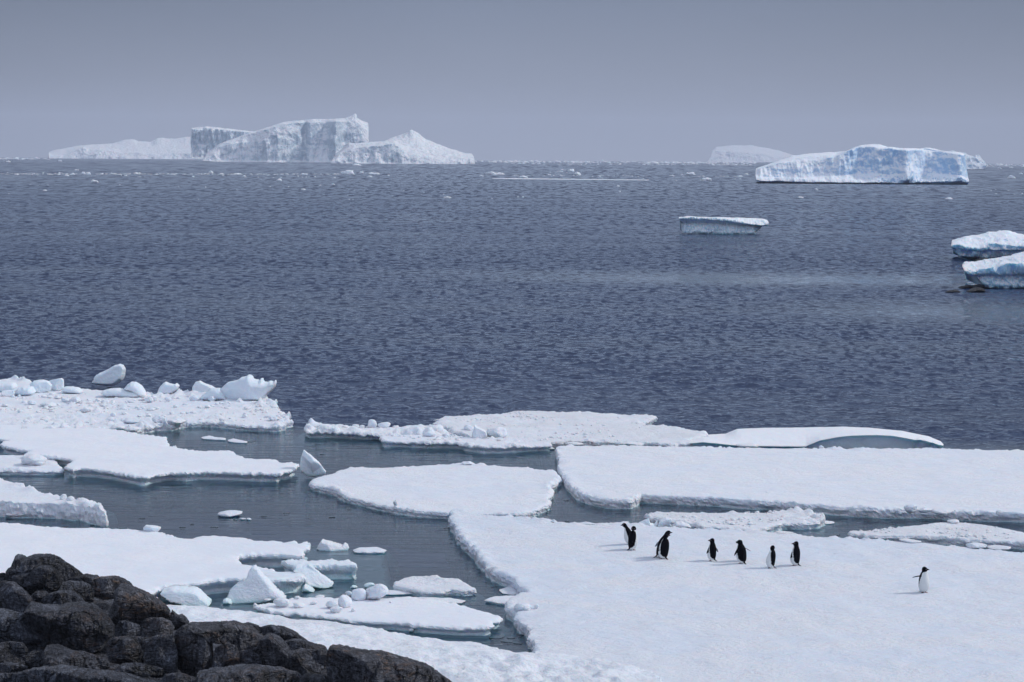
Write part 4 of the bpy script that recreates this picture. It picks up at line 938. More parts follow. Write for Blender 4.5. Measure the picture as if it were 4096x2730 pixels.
slab([(600,634),(625,606),(655,604),(690,618),(700,632)], 'R', 0.2, 0.2, 323, 'snow hump between the fan-shaped shard and the lumpy slab', 'snow lump', name='snow_lump', mat=SNOW)
slab([(352,608),(362,604),(392,606),(398,614),(390,620),(360,618)], 'R', 0.24, 0.12, 324, 'small ice plate at the water edge just behind the first penguins', name='ice_block', chisel=2)
# the jumble of slabs in the blue-green pool
K_ = 'K'
inf = dict(power=0.14, rough=0.015, fine=0.003)
Pk = px(K_, [(1400,160),(1560,145),(1700,138),(1840,142),(1990,140),(2010,165),(2010,180),(1900,185),(1780,195),(1600,200),(1500,210),(1380,215)])
ice_floe('ice_slab', px(K_, [(1000,140),(1200,138),(1350,150),(1560,148),(1700,142),(1840,145),(1980,140),(2010,170),(2070,180),(2085,215),(2020,205),(1900,208),(1780,205),(1600,208),(1480,214),(1400,222),(1330,235),(1200,225),(1080,190)]),
         0.36, 330, 'thick square-ended slab jutting right into the blue-green pool', 'ice slab', ICE, jag=0.04, relief=0.02, undercut=0.10, foot=0.5, grid=0.07, step=0.035)
ice_floe('ice_slab', px(K_, [(640,330),(900,300),(1150,300),(1250,325),(1325,335),(1330,352),(1240,380),(1100,400),(960,418),(800,425),(700,400)]),
         0.37, 331, 'broken corner slab with a sheer white front beside the big triangular slab', 'ice slab', ICE, jag=0.04, relief=0.015, undercut=0.08, foot=0.4, grid=0.07, step=0.035)
slab([(1165,300),(1200,262),(1210,235),(1300,240),(1395,208),(1440,235),(1500,290),(1600,375),(1700,440),(1755,480),(1745,510),(1680,540),(1560,540),(1480,520),(1400,560),(1340,500),(1325,340),(1180,315)], K_, 0.0, 0.35, 332, 'slanting slab sliding into the pool between the two square slabs', chisel=3, chis_amp=1.6, **inf)
slab([(150,765),(165,715),(205,705),(240,590),(270,560),(340,510),(430,500),(470,440),(500,360),(540,295),(575,275),(620,300),(690,370),(790,470),(900,565),(1000,650),(1065,700),(1000,730),(850,740),(700,765),(520,775),(430,765),(330,775)], K_, 0.0, 0.28, 333, 'big upright triangular slab leaning back in front of the floe', lean=0.5, chisel=2, chis_amp=0.5, **inf)
slab([(150,765),(160,720),(200,700),(265,720),(290,775),(200,785)], K_, 0.0, 0.15, 334, 'crumbled knob at the left foot of the big triangular slab', 'snow lump', name='snow_lump', rough=0.05)
slab([(190,455),(200,440),(240,430),(300,432),(370,445),(400,455),(440,485),(480,515),(440,522),(350,512),(250,490)], 'B2', 0.05, 0.45, 335, 'flat tilted slab nearest the rocks, lying on the shore snow', lean=0.9, chisel=2, power=0.14, rough=0.012)
slab([(1290,600),(1300,540),(1340,500),(1380,520),(1440,550),(1482,600),(1400,610)], K_, 0.0, 0.2, 336, 'crumbly toe of snow at the right foot of the corner slab', 'snow lump', name='snow_lump', rough=0.07)
slab([(700,385),(690,350),(712,345),(722,328),(734,332),(730,370),(720,400)], K_, 0.36, 0.10, 337, 'thin fin of snow just right of the triangular slab tip', 'snow lump', name='snow_lump')
slab([(1062,202),(1072,180),(1085,163),(1120,170),(1200,185),(1215,174),(1232,180),(1242,200),(1235,212),(1150,214),(1090,210)], 'B2', 0.0, 0.35, 338, 'tilted wedge of ice afloat off the tip of the large smooth floe', mat=SNOW, lean=0.8, chisel=2, power=0.16, rough=0.02)
i = 340
for box, zg, lab, m in (((868,680,1112,838), 0.2, 'pear-shaped snow lump, leftmost on the low floe', SNOW), ((1160,750,1328,845), 0.2, 'low double lump second from the left on the low floe', SNOW), ((1412,738,1515,798), 0.2, 'small lump with a flap in the middle of the low floe', SNOW),
                        ((1630,722,1815,862), 0.2, 'left ball of the three snow balls piled on the low floe', SNOW), ((1688,810,1880,925), 0.2, 'nearest ball of the three snow balls piled on the low floe', SNOW), ((1805,645,2015,845), 0.2, 'tallest ball of the three snow balls piled on the low floe', SNOW),
                        ((2000,545,2225,738), 0.2, 'rounded boulder left of the biggest snow lump on the low floe', SNOW), ((1915,590,2045,680), 0.1, 'lump half hidden behind the rounded boulder', SNOW), ((1185,664,1260,712), 0.2, 'small dice-like bit at the far edge of the low floe', SNOW),
                        ((1480,648,1620,705), 0.1, 'bright crumbs at the far edge of the low floe', SNOW), ((735,704,845,745), 0.2, 'low snow hump behind the pear-shaped lump', SNOW), ((585,768,650,840), 0.15, 'dark-sided corner bit at the left tip of the low floe', SNOW),
                        ((2185,472,2350,560), 0.0, 'melting lump behind the biggest snow lump', ICE), ((1990,508,2098,565), 0.0, 'half-drowned pale lump in the pool', ICE)):
    chunk('snow_lump', box, K_, zg, i, lab, 'snow lump', m, planes=5, rough=0.10, soft=0.16); i += 1
chunk('snow_lump', (1320,388,1458,490), 'B2', 0.2, 360, 'biggest faceted snow lump, rightmost of the pile on the low floe', 'snow lump', SNOW, planes=9)
chunk('snow_lump', (1250,526,1276,552), 'B2', 0.2, 361, 'thin flake standing in front of the snow ball pile', 'snow lump', SNOW)
chunk('snow_lump', (1462,488,1478,504), 'B2', 0.2, 362, 'tiny crumb on the low floe below the small heaped floe', 'snow lump', SNOW)
chunk('ice_chunk', (1570,640,1600,668), 'B2', 0.0, 363, 'left of two bits of ice under the near edge of the low floe', 'ice chunk', SNOW)
chunk('ice_chunk', (1640,628,1686,652), 'B2', 0.0, 364, 'right, flatter of two bits of ice under the near edge of the low floe', 'ice chunk', SNOW)
chunk('snow_lump', (2150,498,2252,560), 'B2', 0.22, 365, 'slabby lump on the notched edge of the penguin floe', 'snow lump', SNOW, planes=6)
chunk('snow_lump', (2262,506,2292,532), 'B2', 0.26, 366, 'round crumb near the notched edge of the penguin floe', 'snow lump', SNOW)
# pale ice ledges lying just under the surface: they colour the pool
UW = plain_mat('drowned_ice', (0.90, 0.97, 0.98), 0.6, 0.1, 1.0, 0.03)
def drowned(pts, z, lab, seed):
    o = ice_floe('drowned_ice_ledge', pts, z, seed, lab, 'ice ledge', UW, jag=0.15, relief=0.015, grid=0.25, step=0.12, lip=0.02, skirt=0.3)
drowned(px('B2', [(380,420),(620,280),(760,240),(1000,200),(1120,178),(1300,230),(1420,232),(1440,330),(1440,400),(1300,430),(1180,470),(1000,500),(760,520),(560,540),(430,520)]), -0.055, 'pale ledge of ice drowned under the blue-green pool', 401)
drowned(px('A', [(700,960),(1000,975),(1500,990),(2100,990),(2250,985),(2200,1050),(1900,1068),(1500,1078),(1200,1066),(980,1058)]), -0.16, 'drowned ledge glowing teal along the smooth left floe', 402)
drowned(px('A', [(1080,620),(1300,585),(1500,575),(2000,598),(2190,610),(2180,635),(1800,660),(1500,668),(1250,668),(1080,658)]), -0.14, 'drowned ledge in front of the far-left floe', 403)
drowned(px('A', [(0,1290),(400,1320),(800,1300),(900,1335),(820,1352),(400,1362),(0,1345)]), -0.2, 'drowned foot of the thick left floe', 404)
# ================================================================== SHORE SNOW
def bank_slope(X, Y, d):
    q = c3(X, Y, 3.3)
    g = 1 - np.exp(-d / 0.7)
    k = 1.0 + 1.1 * sstep(-3.0, 2.0, X)
    return 0.06 * g + 0.045 * np.clip(d, 0, 7) + g * k * (0.12 * fbm(q * 0.8, 3) + 0.15 * np.clip(fbm(q * 2.1, 4, gain=.6), -.4, 1) + 0.045 * np.abs(fbm(q * 5.0, 3)))
ice_floe('snow_bank', px('B2', [(60,470),(180,500),(250,508),(430,517),(560,537),(700,542),(760,557),(850,577),(950,592),(1100,592),(1200,607),(1320,627),(1450,652),(1560,672),(1650,692),(1720,692),(1800,707),(1900,712),(2000,732),(2100,757),(2200,772),(2353,787)])
     + px('B3', [(60,705),(200,725),(350,745),(470,770),(530,800),(560,844),(600,960),(500,1500)]) + [(2300,4400),(0,4400),(-1400,3400),(-1200,2500),(0,2330)],
     0.45, 450, 'rough trampled shore snow between the rocks and the water', 'snow', BANK, jag=0.08, relief=0.03, slope=bank_slope, grid=0.075, step=0.05, undercut=0.05, foot=0.1, kind='structure')

# ================================================================== ROCKS
ROCKS = [rock_mat('gneiss_dark', (1.15, 1.22, 1.40), 0.0, 0.25), rock_mat('gneiss_brown', (1.25, 1.27, 1.38), 11.0, 0.6), rock_mat('gneiss_grey', (1.5, 1.62, 1.85), 23.0, 0.2)]
R_ = [
 ('B1', [(70,570),(75,515),(105,510),(125,440),(155,392),(215,395),(235,415),(290,392),(330,390),(450,385),(540,410),(600,450),(680,495),(730,540),(770,575),(740,640),(600,700),(300,720),(100,700)], 0, 'topmost black rock with a jagged left shoulder'),
 ('B1', [(190,650),(210,600),(290,540),(340,500),(400,485),(470,490),(520,530),(560,600),(565,660),(520,720),(430,760),(300,760),(210,720)], 0, 'round-nosed knob set into the front of the topmost rock'),
 ('B1', [(-100,560),(40,560),(90,590),(110,650),(60,680),(-100,680)], 0, 'low flat rock at the left edge just below the topmost rock'),
 ('B1', [(85,575),(180,560),(290,545),(330,620),(300,740),(200,740),(100,690)], 0, 'sloping rock left of the round-nosed knob'),
 ('B1', [(-120,650),(60,632),(130,640),(200,690),(250,740),(295,800),(290,880),(240,940),(100,950),(-120,940)], 0, 'smooth dome-like rock at the left edge, mid height'),
 ('B1', [(285,770),(330,725),(420,722),(470,760),(460,830),(300,830)], 0, 'small dark rock wedged below the round-nosed knob'),
 ('B1', [(620,620),(660,595),(750,580),(790,567),(900,578),(925,600),(900,670),(850,700),(650,690)], 0, 'flat capstone right of the topmost rock'),
 ('B1', [(855,660),(870,610),(930,590),(1040,590),(1090,620),(1115,670),(1090,740),(1070,800),(950,810),(870,770)], 1, 'ribbed blunt rock right of the flat capstone'),
 ('B1', [(960,592),(1040,582),(1130,605),(1190,640),(1235,690),(1180,740),(1080,740)], 1, 'thin rusty rock on the skyline behind the ribbed blunt rock'),
 ('B1', [(1060,720),(1110,660),(1200,670),(1330,730),(1430,780),(1520,840),(1570,900),(1592,980),(1570,1080),(1400,1100),(1150,1100),(1010,1030),(1010,900),(1060,800)], 1, 'large brownish rock sloping down the skyline to the right'),
 ('B1', [(540,720),(580,640),(640,628),(760,640),(830,660),(860,720),(870,820),(760,860),(600,830)], 0, 'squared rock below the flat capstone'),
 ('B1', [(375,810),(460,745),(540,722),(640,722),(700,750),(770,810),(850,900),(600,940),(400,920)], 2, 'low rounded rock directly above the largest boulder'),
 ('B1', [(236,1000),(245,880),(300,820),(420,855),(560,862),(640,840),(740,830),(850,850),(930,910),(1000,980),(1055,1060),(1055,1130),(990,1190),(960,1250),(850,1290),(700,1280),(560,1240),(400,1190),(290,1120)], 0, 'largest boulder, a broad rounded mass left of centre of the rocks'),
 ('B1', [(-120,880),(60,900),(220,930),(240,1000),(300,1080),(400,1160),(435,1230),(300,1280),(-120,1290)], 2, 'ledge of layered grey rock at the left edge below the dome-like rock'),
 ('B1', [(-120,1220),(80,1190),(210,1200),(262,1260),(255,1400),(100,1450),(-120,1450)], 0, 'steep dark block at the left edge near the bottom'),
 ('B1', [(225,1430),(240,1320),(300,1275),(380,1280),(438,1330),(440,1440),(350,1480),(240,1480)], 0, 'small upright block right of the steep dark block'),
 ('B1', [(395,1290),(430,1225),(520,1215),(640,1270),(780,1290),(900,1330),(990,1370),(1018,1430),(950,1490),(700,1500),(430,1480)], 0, 'long hummocky rock under the largest boulder'),
 ('B1', [(980,1210),(1020,1155),(1150,1140),(1280,1145),(1398,1160),(1405,1220),(1380,1300),(1380,1380),(1200,1420),(1010,1360)], 0, 'flat-topped dark bench right of the largest boulder'),
 ('B1', [(1050,1090),(1100,1000),(1150,995),(1290,1040),(1320,1130),(1200,1180),(1080,1160)], 0, 'triangular rock behind the flat-topped bench'),
 ('B1', [(1295,1110),(1320,1000),(1360,975),(1480,970),(1570,1000),(1610,1060),(1590,1150),(1450,1170),(1310,1170)], 1, 'ochre knobbly rock above the dark crack'),
 ('B1', [(1560,1000),(1585,895),(1640,945),(1680,935),(1720,970),(1750,1012),(1700,1070),(1600,1090)], 1, 'small rusty rock in the dip of the skyline'),
 ('B1', [(1320,1180),(1450,1130),(1600,1130),(1640,1300),(1640,1520),(1400,1520),(1330,1370)], 0, 'shadowy wall left of the egg-shaped boulder'),
 ('B1', [(1594,1180),(1610,1110),(1660,1060),(1750,1045),(1850,1060),(1920,1110),(1960,1200),(1968,1320),(1945,1440),(1860,1510),(1700,1510),(1620,1410),(1600,1280)], 1, 'egg-shaped boulder standing out from the crack'),
 ('B1', [(1680,1050),(1760,1012),(1900,1018),(1985,1038),(1995,1120),(1960,1200),(1850,1120),(1700,1090)], 0, 'dark ridge rock capping the egg-shaped boulder'),
 ('B1', [(-120,1400),(60,1385),(180,1388),(258,1420),(262,1460),(200,1520),(-120,1520)], 2, 'pale flat rock in the bottom left corner'),
 ('B1', [(-120,1490),(150,1470),(400,1430),(600,1425),(800,1450),(1000,1450),(1200,1490),(1400,1540),(1560,1600),(1560,1800),(-120,1800)], 2, 'long layered slab along the bottom edge'),
 ('B1', [(1050,1450),(1130,1395),(1250,1385),(1400,1410),(1510,1440),(1500,1500),(1250,1530),(1080,1500)], 2, 'pale worn slab below the flat-topped bench'),
 ('B1', [(1470,1570),(1530,1490),(1640,1480),(1730,1500),(1810,1560),(1810,1750),(1470,1750)], 0, 'low rounded rock at the bottom edge left of the grey slab'),
 ('B2', [(340,615),(500,612),(600,610),(700,640),(765,700),(795,780),(785,870),(700,870),(640,780),(550,710),(490,700)], 1, 'long diagonal rock with a rusty rib right of the egg-shaped boulder'),
 ('B2', [(585,622),(680,611),(740,625),(765,660),(720,700),(620,670)], 0, 'low skyline rock at the start of the right-hand rocks'),
 ('B2', [(735,637),(800,622),(880,635),(950,665),(1015,712),(960,750),(860,750),(780,700)], 0, 'smooth black whale-backed rock on the skyline'),
 ('B2', [(740,700),(800,665),(860,690),(905,740),(935,800),(935,890),(850,900),(780,840)], 1, 'brown fluted rock below the whale-backed rock'),
 ('B2', [(870,715),(930,698),(1010,713),(1110,743),(1128,772),(1090,810),(940,800)], 0, 'thin capping rock left of the biggest right-hand block'),
 ('B2', [(900,770),(980,752),(1090,760),(1124,790),(1128,860),(1115,950),(960,970),(920,880)], 0, 'square block left of the biggest right-hand block'),
 ('B2', [(1116,800),(1128,755),(1150,742),(1190,737),(1300,760),(1420,775),(1560,810),(1660,845),(1740,885),(1800,930),(1850,990),(1760,1100),(1200,1100),(1118,950)], 1, 'biggest right-hand block, brown streaked and tapering into the snow'),
 ('B2', [(620,850),(640,765),(690,755),(740,790),(765,850),(700,890)], 0, 'small arched dark rock between the fluted rock and the twin knobs'),
 ('B2', [(390,970),(400,885),(470,865),(600,850),(720,842),(850,860),(960,890),(1005,940),(1010,1100),(390,1100)], 2, 'layered grey slab at the bottom edge right of the egg-shaped boulder'),
 ('B2', [(475,860),(500,750),(560,722),(620,740),(642,800),(635,880),(520,900)], 1, 'twin knobs of rock right of the egg-shaped boulder'),
 ('B2', [(478,870),(490,820),(530,830),(560,870),(540,900)], 2, 'small pale stone at the foot of the twin knobs'),
 ('B2', [(920,950),(1000,890),(1110,900),(1140,960),(1130,1080),(960,1090)], 0, 'rock at the bottom edge under the square block'),
]
def rockY(sy): return 31.5 - np.clip((sy - 2200) / 530, 0, 1.3) * 5.0
GRK = 'dark boulders and blocks of the rocky shore'
for i, (c, pts, mi, lab) in enumerate(R_):
    P_ = px(c, pts)
    A_ = np.array(P_); cy = 0.35 * A_[:, 1].mean() + 0.65 * A_[:, 1].max(); cy = min(cy, 2800)
    Y0 = rockY(cy)
    wm = np.ptp(A_[:, 0]) / F * Y0; hm = np.ptp(A_[:, 1]) / F * Y0
    T = 0.55 * min(wm, hm * 1.6)
    inflate('rock', P_, Y0 + 0.15, T, 500 + i, ROCKS[mi], lab, 'rock', power=0.55, rough=0.045, rscale=4.5, jag=0.012, step=max(0.012, min(wm, hm) / 60), group=GRK, back=0.6, oct=5, chisel=4, chis_amp=0.8, crease=0.032, fine=0.016)
def bed_disp(V, S, U):
    q = V * 1.3
    V[:, 2] += 0.10 * fbm(q, 4) * np.clip(S, 0, 1); V[:, 1] += 0.25 * fbm(q + 9, 4)
    return V
sk = px('B1', [(-900,700),(-100,600),(80,590),(150,470),(330,430),(540,440),(760,620),(960,620),(1200,700),(1420,810),(1540,920),(1600,980),(1760,1035),(1960,1035)]) + px('B2', [(600,630),(760,650),(880,655),(980,710),(1120,790),(1200,790),(1500,830),(1700,900),(1800,990),(1860,1060)])
foot = px('B1', [(-900,1500),(0,1500)]) + px('B2', [(300,1000),(1200,1050),(1860,1150)])
back = [(x, y + 500) for x, y in sk]
loft('bedrock', [(back, 33.5), ([(x, y + 12) for x, y in sk], [31.6, 31.6, 31.4, 31.0, 29.2, 27.6, 26.8]), ([(x, y * .5 + 1400) for x, y in sk], 28.6), ([(x, 2900) for x, y in sk], 26.0), ([(x, 3900) for x, y in sk], 21.0)],
     300, [10, 30, 20, 12], ROCKS[0], 'dark bedrock under the shore rocks', None, 3, 0.0, fdisp=bed_disp)
bedrock = bpy.data.objects['bedrock']; bedrock['kind'] = 'structure'

# ================================================================== PENGUINS
P_BLACK = plain_mat('black_feathers', (0.0025, 0.003, 0.006), 0.7, 0.06, 40, 0.004)
P_WHITE = plain_mat('white_feathers', (0.70, 0.72, 0.72), 0.8, 0.1, 40, 0.004)
P_GREY = plain_mat('grey_flipper_lining', (0.30, 0.33, 0.40), 0.7, 0.1, 30, 0.003)
P_BEAK = plain_mat('dark_beak', (0.02, 0.012, 0.012), 0.4, 0.4)
P_FOOT = plain_mat('pink_foot_skin', (0.26, 0.13, 0.12), 0.6, 0.3)
P_EYE = plain_mat('white_eye_ring', (0.75, 0.75, 0.75), 0.5, 0.3)
PM = [P_BLACK, P_WHITE, P_GREY, P_BEAK, P_FOOT, P_EYE]

def tube(cs, radii, n=12, up=(0, 0, 1)):
    """closed tube along points cs with elliptical radii (a across, b along 'up')"""
    V, Fc = [], []
    cs = [np.array(c, float) for c in cs]
    for i, c in enumerate(cs):
        t = cs[min(i + 1, len(cs) - 1)] - cs[max(i - 1, 0)]; t /= np.linalg.norm(t) + 1e-9
        s = np.cross(t, up); s /= np.linalg.norm(s) + 1e-9; u = np.cross(s, t)
        a, b = radii[i]
        for k in range(n):
            th = 2 * math.pi * k / n
            V.append(c + s * a * math.cos(th) + u * b * math.sin(th))
    m = len(cs)
    for i in range(m - 1):
        for k in range(n):
            Fc.append((i * n + k, i * n + (k + 1) % n, (i + 1) * n + (k + 1) % n, (i + 1) * n + k))
    V.append(cs[0]); V.append(cs[-1])
    for k in range(n):
        Fc.append((m * n, (k + 1) % n, k)); Fc.append((m * n + 1, (m - 1) * n + k, (m - 1) * n + (k + 1) % n))
    return V, Fc

def rz(v, a):
    c, s = math.cos(a), math.sin(a); v = np.asarray(v, float)
    return np.stack([v[..., 0] * c - v[..., 1] * s, v[..., 0] * s + v[..., 1] * c, v[..., 2]], -1)

def penguin(foot_px, height_px, az, label, head=0.0, lean=0.0, side=0.0, flip=(12, 12), flipf=(0, 0), neck=0.0, step=0.0, tail_up=0.0, fat=1.0, zg=0.26, nod=0.0):
    b = G(foot_px[0], foot_px[1], zg)
    s = height_px / F * np.linalg.norm(b) / 0.985
    # body profile at unit height: z, forward offset, radius fore-aft, radius across
    prof = [(.035, -.030, .060, .070), (.06, -.025, .105, .110), (.10, -.015, .135, .135), (.16, 0, .165, .160), (.24, .008, .182, .174), (.33, .012, .190, .180), (.42, .008, .186, .178), (.50, 0, .176, .172),
            (.58, -.006, .158, .160), (.65, -.010, .138, .144), (.71, -.006, .122, .126), (.76, 0, .106, .108), (.80, .006, .099, .097), (.84, .012, .099, .094), (.88, .016, .100, .092), (.92, .016, .095, .085), (.955, .012, .077, .068), (.98, .006, .048, .045), (.992, .004, .018, .018)]
    pz = np.array([p[0] for p in prof])
    zz = np.concatenate([np.linspace(.035, .99, 70), [.992]])
    par = np.array([[np.interp(z, pz, [p[k] for p in prof]) for k in (1, 2, 3)] for z in zz])
    def bend(P):
        P = np.array(P, float); z = P[:, 2]
        t = np.clip(z - 0.08, 0, 1.0)
        P[:, 0] += lean * t ** 1.2 + neck * sstep(0.62, 0.95, z) * 0.12
        P[:, 1] += side * t ** 1.2
        P[:, 2] -= abs(neck) * 0.03 * sstep(0.7, 1, z)
        return P
    parts = []   # (V, F, material function)
    n = 40
    V = []
    for z, (xo, ra, rb) in zip(zz, par):
        for k in range(n):
            th = 2 * math.pi * k / n
            V.append((xo + ra * 1.05 * math.cos(th), rb * 1.09 * math.sin(th) * fat, z))
    Fc = [(i * n + k, i * n + (k + 1) % n, (i + 1) * n + (k + 1) % n, (i + 1) * n + k) for i in range(len(zz) - 1) for k in range(n)]
    Fc.append(tuple(reversed(range(n)))); Fc.append(tuple((len(zz) - 1) * n + k for k in range(n)))
    V = np.array(V)
    def bodymat(c):
        x, y, z = c
        th = abs(math.atan2(y, x + 0.0))
        if z > 0.835: return 0
        if z > 0.745:
            lim = np.interp(z, [0.745, 0.80, 0.835], [1.25, 1.05, 0.0])
            return 1 if th < lim else 0
        lim = np.interp(z, [0, .08, .14, .22, .40, .60, .70, .745], [3.2, 3.2, 2.15, 1.75, 1.55, 1.30, 1.15, 1.25])
        return 1 if th < lim else 0
    mats = [bodymat(V[list(f)].mean(0)) for f in Fc]
    # turn and pitch the head about the neck
    hd = sstep(0.76, 0.86, V[:, 2])
    def headrot(P, w):
        P = np.array(P, float)
        R = rz(P - np.array([0.008, 0, 0]), head) + np.array([0.008, 0, 0])
        if nod:
            q = R.copy(); dx = R[:, 0] * math.cos(head) + R[:, 1] * math.sin(head)
            q[:, 2] = R[:, 2] + dx * nod; R = q
        return P * (1 - w[:, None]) + R * w[:, None]
    VB = bend(headrot(V, hd))
    allV, allF, allM = [VB], [Fc], [mats]
    def add(Vx, Fx, m, hw=None, bd=True):
        Vx = np.array(Vx, float)
        if hw: Vx = headrot(Vx, np.ones(len(Vx)))
        if bd: Vx = bend(Vx)
        off = sum(len(v) for v in allV)
        allV.append(Vx); allF.append([tuple(i + off for i in f) for f in Fx])
        allM.append([m] * len(Fx) if not callable(m) else [m(Vx[list(f)].mean(0)) for f in Fx])
    # beak
    bv, bf = tube([(.05, 0, .892), (.105, 0, .892), (.14, 0, .890), (.17, 0, .886), (.196, 0, .878)], [(.060, .055), (.034, .036), (.022, .025), (.015, .017), (.004, .005)], 14)
    add(bv, bf, lambda c: 0, hw=True)
    # tail fan to the ground
    tv, tf = tube([(-.06, 0, .13), (-.13, 0, .085), (-.19, 0, .045 + tail_up * .4), (-.25, 0, .018 + tail_up), (-.285, 0, .010 + tail_up)], [(.055, .05), (.050, .030), (.040, .014), (.024, .008), (.006, .004)], 14)
    add(tv, tf, 0, bd=False)
    # legs and feet with three toes
    for k, sy in enumerate((-1, 1)):
        fx = .02 + step * sy
        lv, lf = tube([(-.01, sy * .062, .10), (.0 + fx * .5, sy * .064, .05), (fx, sy * .066, .016)], [(.050, .050), (.034, .034), (.024, .018)], 12)
        add(lv, lf, lambda c: 1 if c[2] > .045 else 4, bd=False)
        for tdeg in (-24, 0, 24):
            a = rad(tdeg + sy * 12)
            d = np.array([math.cos(a), math.sin(a), 0])
            o0 = np.array([fx - .015, sy * .066, .012])
            tv, tf = tube([o0, o0 + d * .04, o0 + d * .080, o0 + d * .102], [(.016, .012), (.013, .010), (.011, .008), (.004, .004)], 8)
            add(tv, tf, 4, bd=False)
    # flippers
    for k, sy in enumerate((-1, 1)):
        sp = rad(flip[k]); fw = rad(flipf[k])
        down = np.array([math.sin(fw), sy * math.sin(sp) * math.cos(fw), -math.cos(sp) * math.cos(fw)])
        outv = np.array([0, sy * math.cos(sp), math.sin(sp)])
        fore = np.cross(down, outv) * sy; fore /= np.linalg.norm(fore)
        o0 = np.array([0.0, sy * .120 * fat, .655])
        ts = np.linspace(0, 1, 14); L = .36
        cs = [o0 + down * L * t + (-fore) * .05 * math.sin(t * 2.2) * t - np.array([0, 0, .035]) * (t * t if flip[k] > 45 else 0) for t in ts]
        wd = np.interp(ts, [0, .15, .4, .7, .9, 1], [.042, .058, .064, .055, .032, .008])
        thk = np.interp(ts, [0, .2, 1], [.022, .014, .005])
        fv, ff = tube(cs, [(w, t_) for w, t_ in zip(wd, thk)], 18, up=tuple(outv))
        fv = np.array(fv)
        ctr = np.array(cs)
        base_n = np.cross(down, fore) ; base_n = base_n if base_n @ outv > 0 else -base_n
        mm = []
        for f in ff:
            c = fv[list(f)].mean(0); j = np.argmin(((ctr - c) ** 2).sum(1))
            dd = (c - ctr[j]) @ base_n
            wv = abs((c - ctr[j]) @ fore)
            mm.append(2 if (dd < -0.0015 and wv < wd[j] * 0.8 and j < 12) else 0)
        off = sum(len(v) for v in allV)
        allV.append(bend(fv)); allF.append([tuple(i + off for i in f) for f in ff]); allM.append(mm)
    # fuse all into one continuous skin, then carry the plumage over
    V0 = np.vstack(allV); F0 = [f for g_ in allF for f in g_]; M0 = [m for g_ in allM for m in g_]
    me = bpy.data.meshes.new('tmp'); me.from_pydata(V0.tolist(), [], F0); me.update()
    tmp = bpy.data.objects.new('tmp', me); COL.objects.link(tmp)
    md = tmp.modifiers.new('r', 'REMESH'); md.mode = 'VOXEL'; md.voxel_size = 0.0075; md.use_smooth_shade = True
    dg = bpy.context.evaluated_depsgraph_get(); ev = tmp.evaluated_get(dg)
    m2 = bpy.data.meshes.new_from_object(ev)
    bvh = BVHTree.FromPolygons([Vector(v) for v in V0.tolist()], F0)
    fm = []
    for p in m2.polygons:
        r = bvh.find_nearest(p.center)
        fm.append(M0[r[2]] if r[2] is not None else 0)
    bpy.data.objects.remove(tmp)
    for m in PM: m2.materials.append(m)
    m2.polygons.foreach_set('material_index', np.array(fm, dtype=np.int32))
    m2.polygons.foreach_set('use_smooth', np.ones(len(m2.polygons), dtype=bool))
    root = bpy.data.objects.new('penguin', None); COL.objects.link(root); root.empty_display_size = 0.2
    root.location = b + np.array([0, 0, -0.004]); root.rotation_euler = (0, 0, rad(az)); root.scale = (s, s, s)
    tag(root, label, 'penguin', 'penguins walking on the large floe')
    m2.name = 'body'
    bo = bpy.data.objects.new('body', m2); COL.objects.link(bo); bo.parent = root
    # eyes and beak tip
    Vi, Fi = ico(2)
    for sy in (-1, 1):
        e = Vi * np.array([.012, .010, .012]) + np.array([.068, sy * .0755, .908])
        e = bend(headrot(e, np.ones(len(e))))
        link('eye', e, Fi, P_EYE, root)
    bv, bf = tube([(.115, 0, .892), (.14, 0, .890), (.17, 0, .886), (.199, 0, .877)], [(.030, .032), (.0235, .0265), (.0165, .0185), (.005, .006)], 12)
    link('beak', bend(headrot(bv, np.ones(len(bv)))), bf, P_BEAK, root)
    return root

pg = lambda c, x, y: px(c, [(x, y)])[0]
CR['P1'] = (2440, 2060, 320 / 2281); CR['P2'] = (2780, 2120, 320 / 2353); CR['P3'] = (3040, 2120, 240 / 2091); CR['P4'] = (3600, 2230, 160 / 1476)
penguin(pg('P1', 560, 862), 91, 172, 'penguin facing left with its neck stretched, rear one of the leftmost pair', lean=0.20, neck=0.55, flip=(6, 10), flipf=(0, -20), head=rad(8))
penguin(pg('P1', 640, 1000), 97, 28, 'penguin seen from behind looking back at us, front one of the leftmost pair', head=rad(-112), lean=0.05, flip=(16, 8), flipf=(-12, 0), fat=1.05)
penguin(pg('P1', 1440, 1215), 110, 15, 'penguin mostly hidden, stretching right above its neighbour in the second pair', lean=0.24, neck=0.5, nod=0.15, flip=(10, 10), flipf=(-30, -30))
penguin(pg('P1', 1510, 1255), 103, 133, 'penguin with turned head and white throat patch, front one of the second pair', head=rad(-118), lean=-0.12, side=-0.06, nod=0.25, flip=(8, 14), flipf=(-8, 20), fat=1.05)
penguin(pg('P2', 490, 908), 92, 145, 'slim penguin standing alone in the middle, looking left', head=rad(28), lean=-0.03, flip=(22, 16), flipf=(-22, 30))
penguin(pg('P2', 1330, 900), 84, 165, 'penguin almost wholly hidden behind the one with spread flippers', flip=(8, 8), lean=0.05, head=rad(10))
penguin(pg('P2', 1375, 988), 97, 125, 'stout penguin with both flippers spread, head bent left', head=rad(45), lean=-0.02, side=0.10, nod=-0.15, flip=(66, 46), flipf=(0, 8), fat=1.12, neck=.3)
penguin(pg('P3', 355, 1335), 93, 172, 'penguin with its face turned away from us, tail dragging right', head=rad(-80), lean=-0.12, flip=(4, 5), flipf=(0, 2), fat=0.98)
penguin(pg('P3', 1215, 1245), 99, 150, 'penguin at the right end of the row, white chinstrap patch and flipper forward', head=rad(24), lean=-0.06, flip=(8, 14), flipf=(-5, 26))
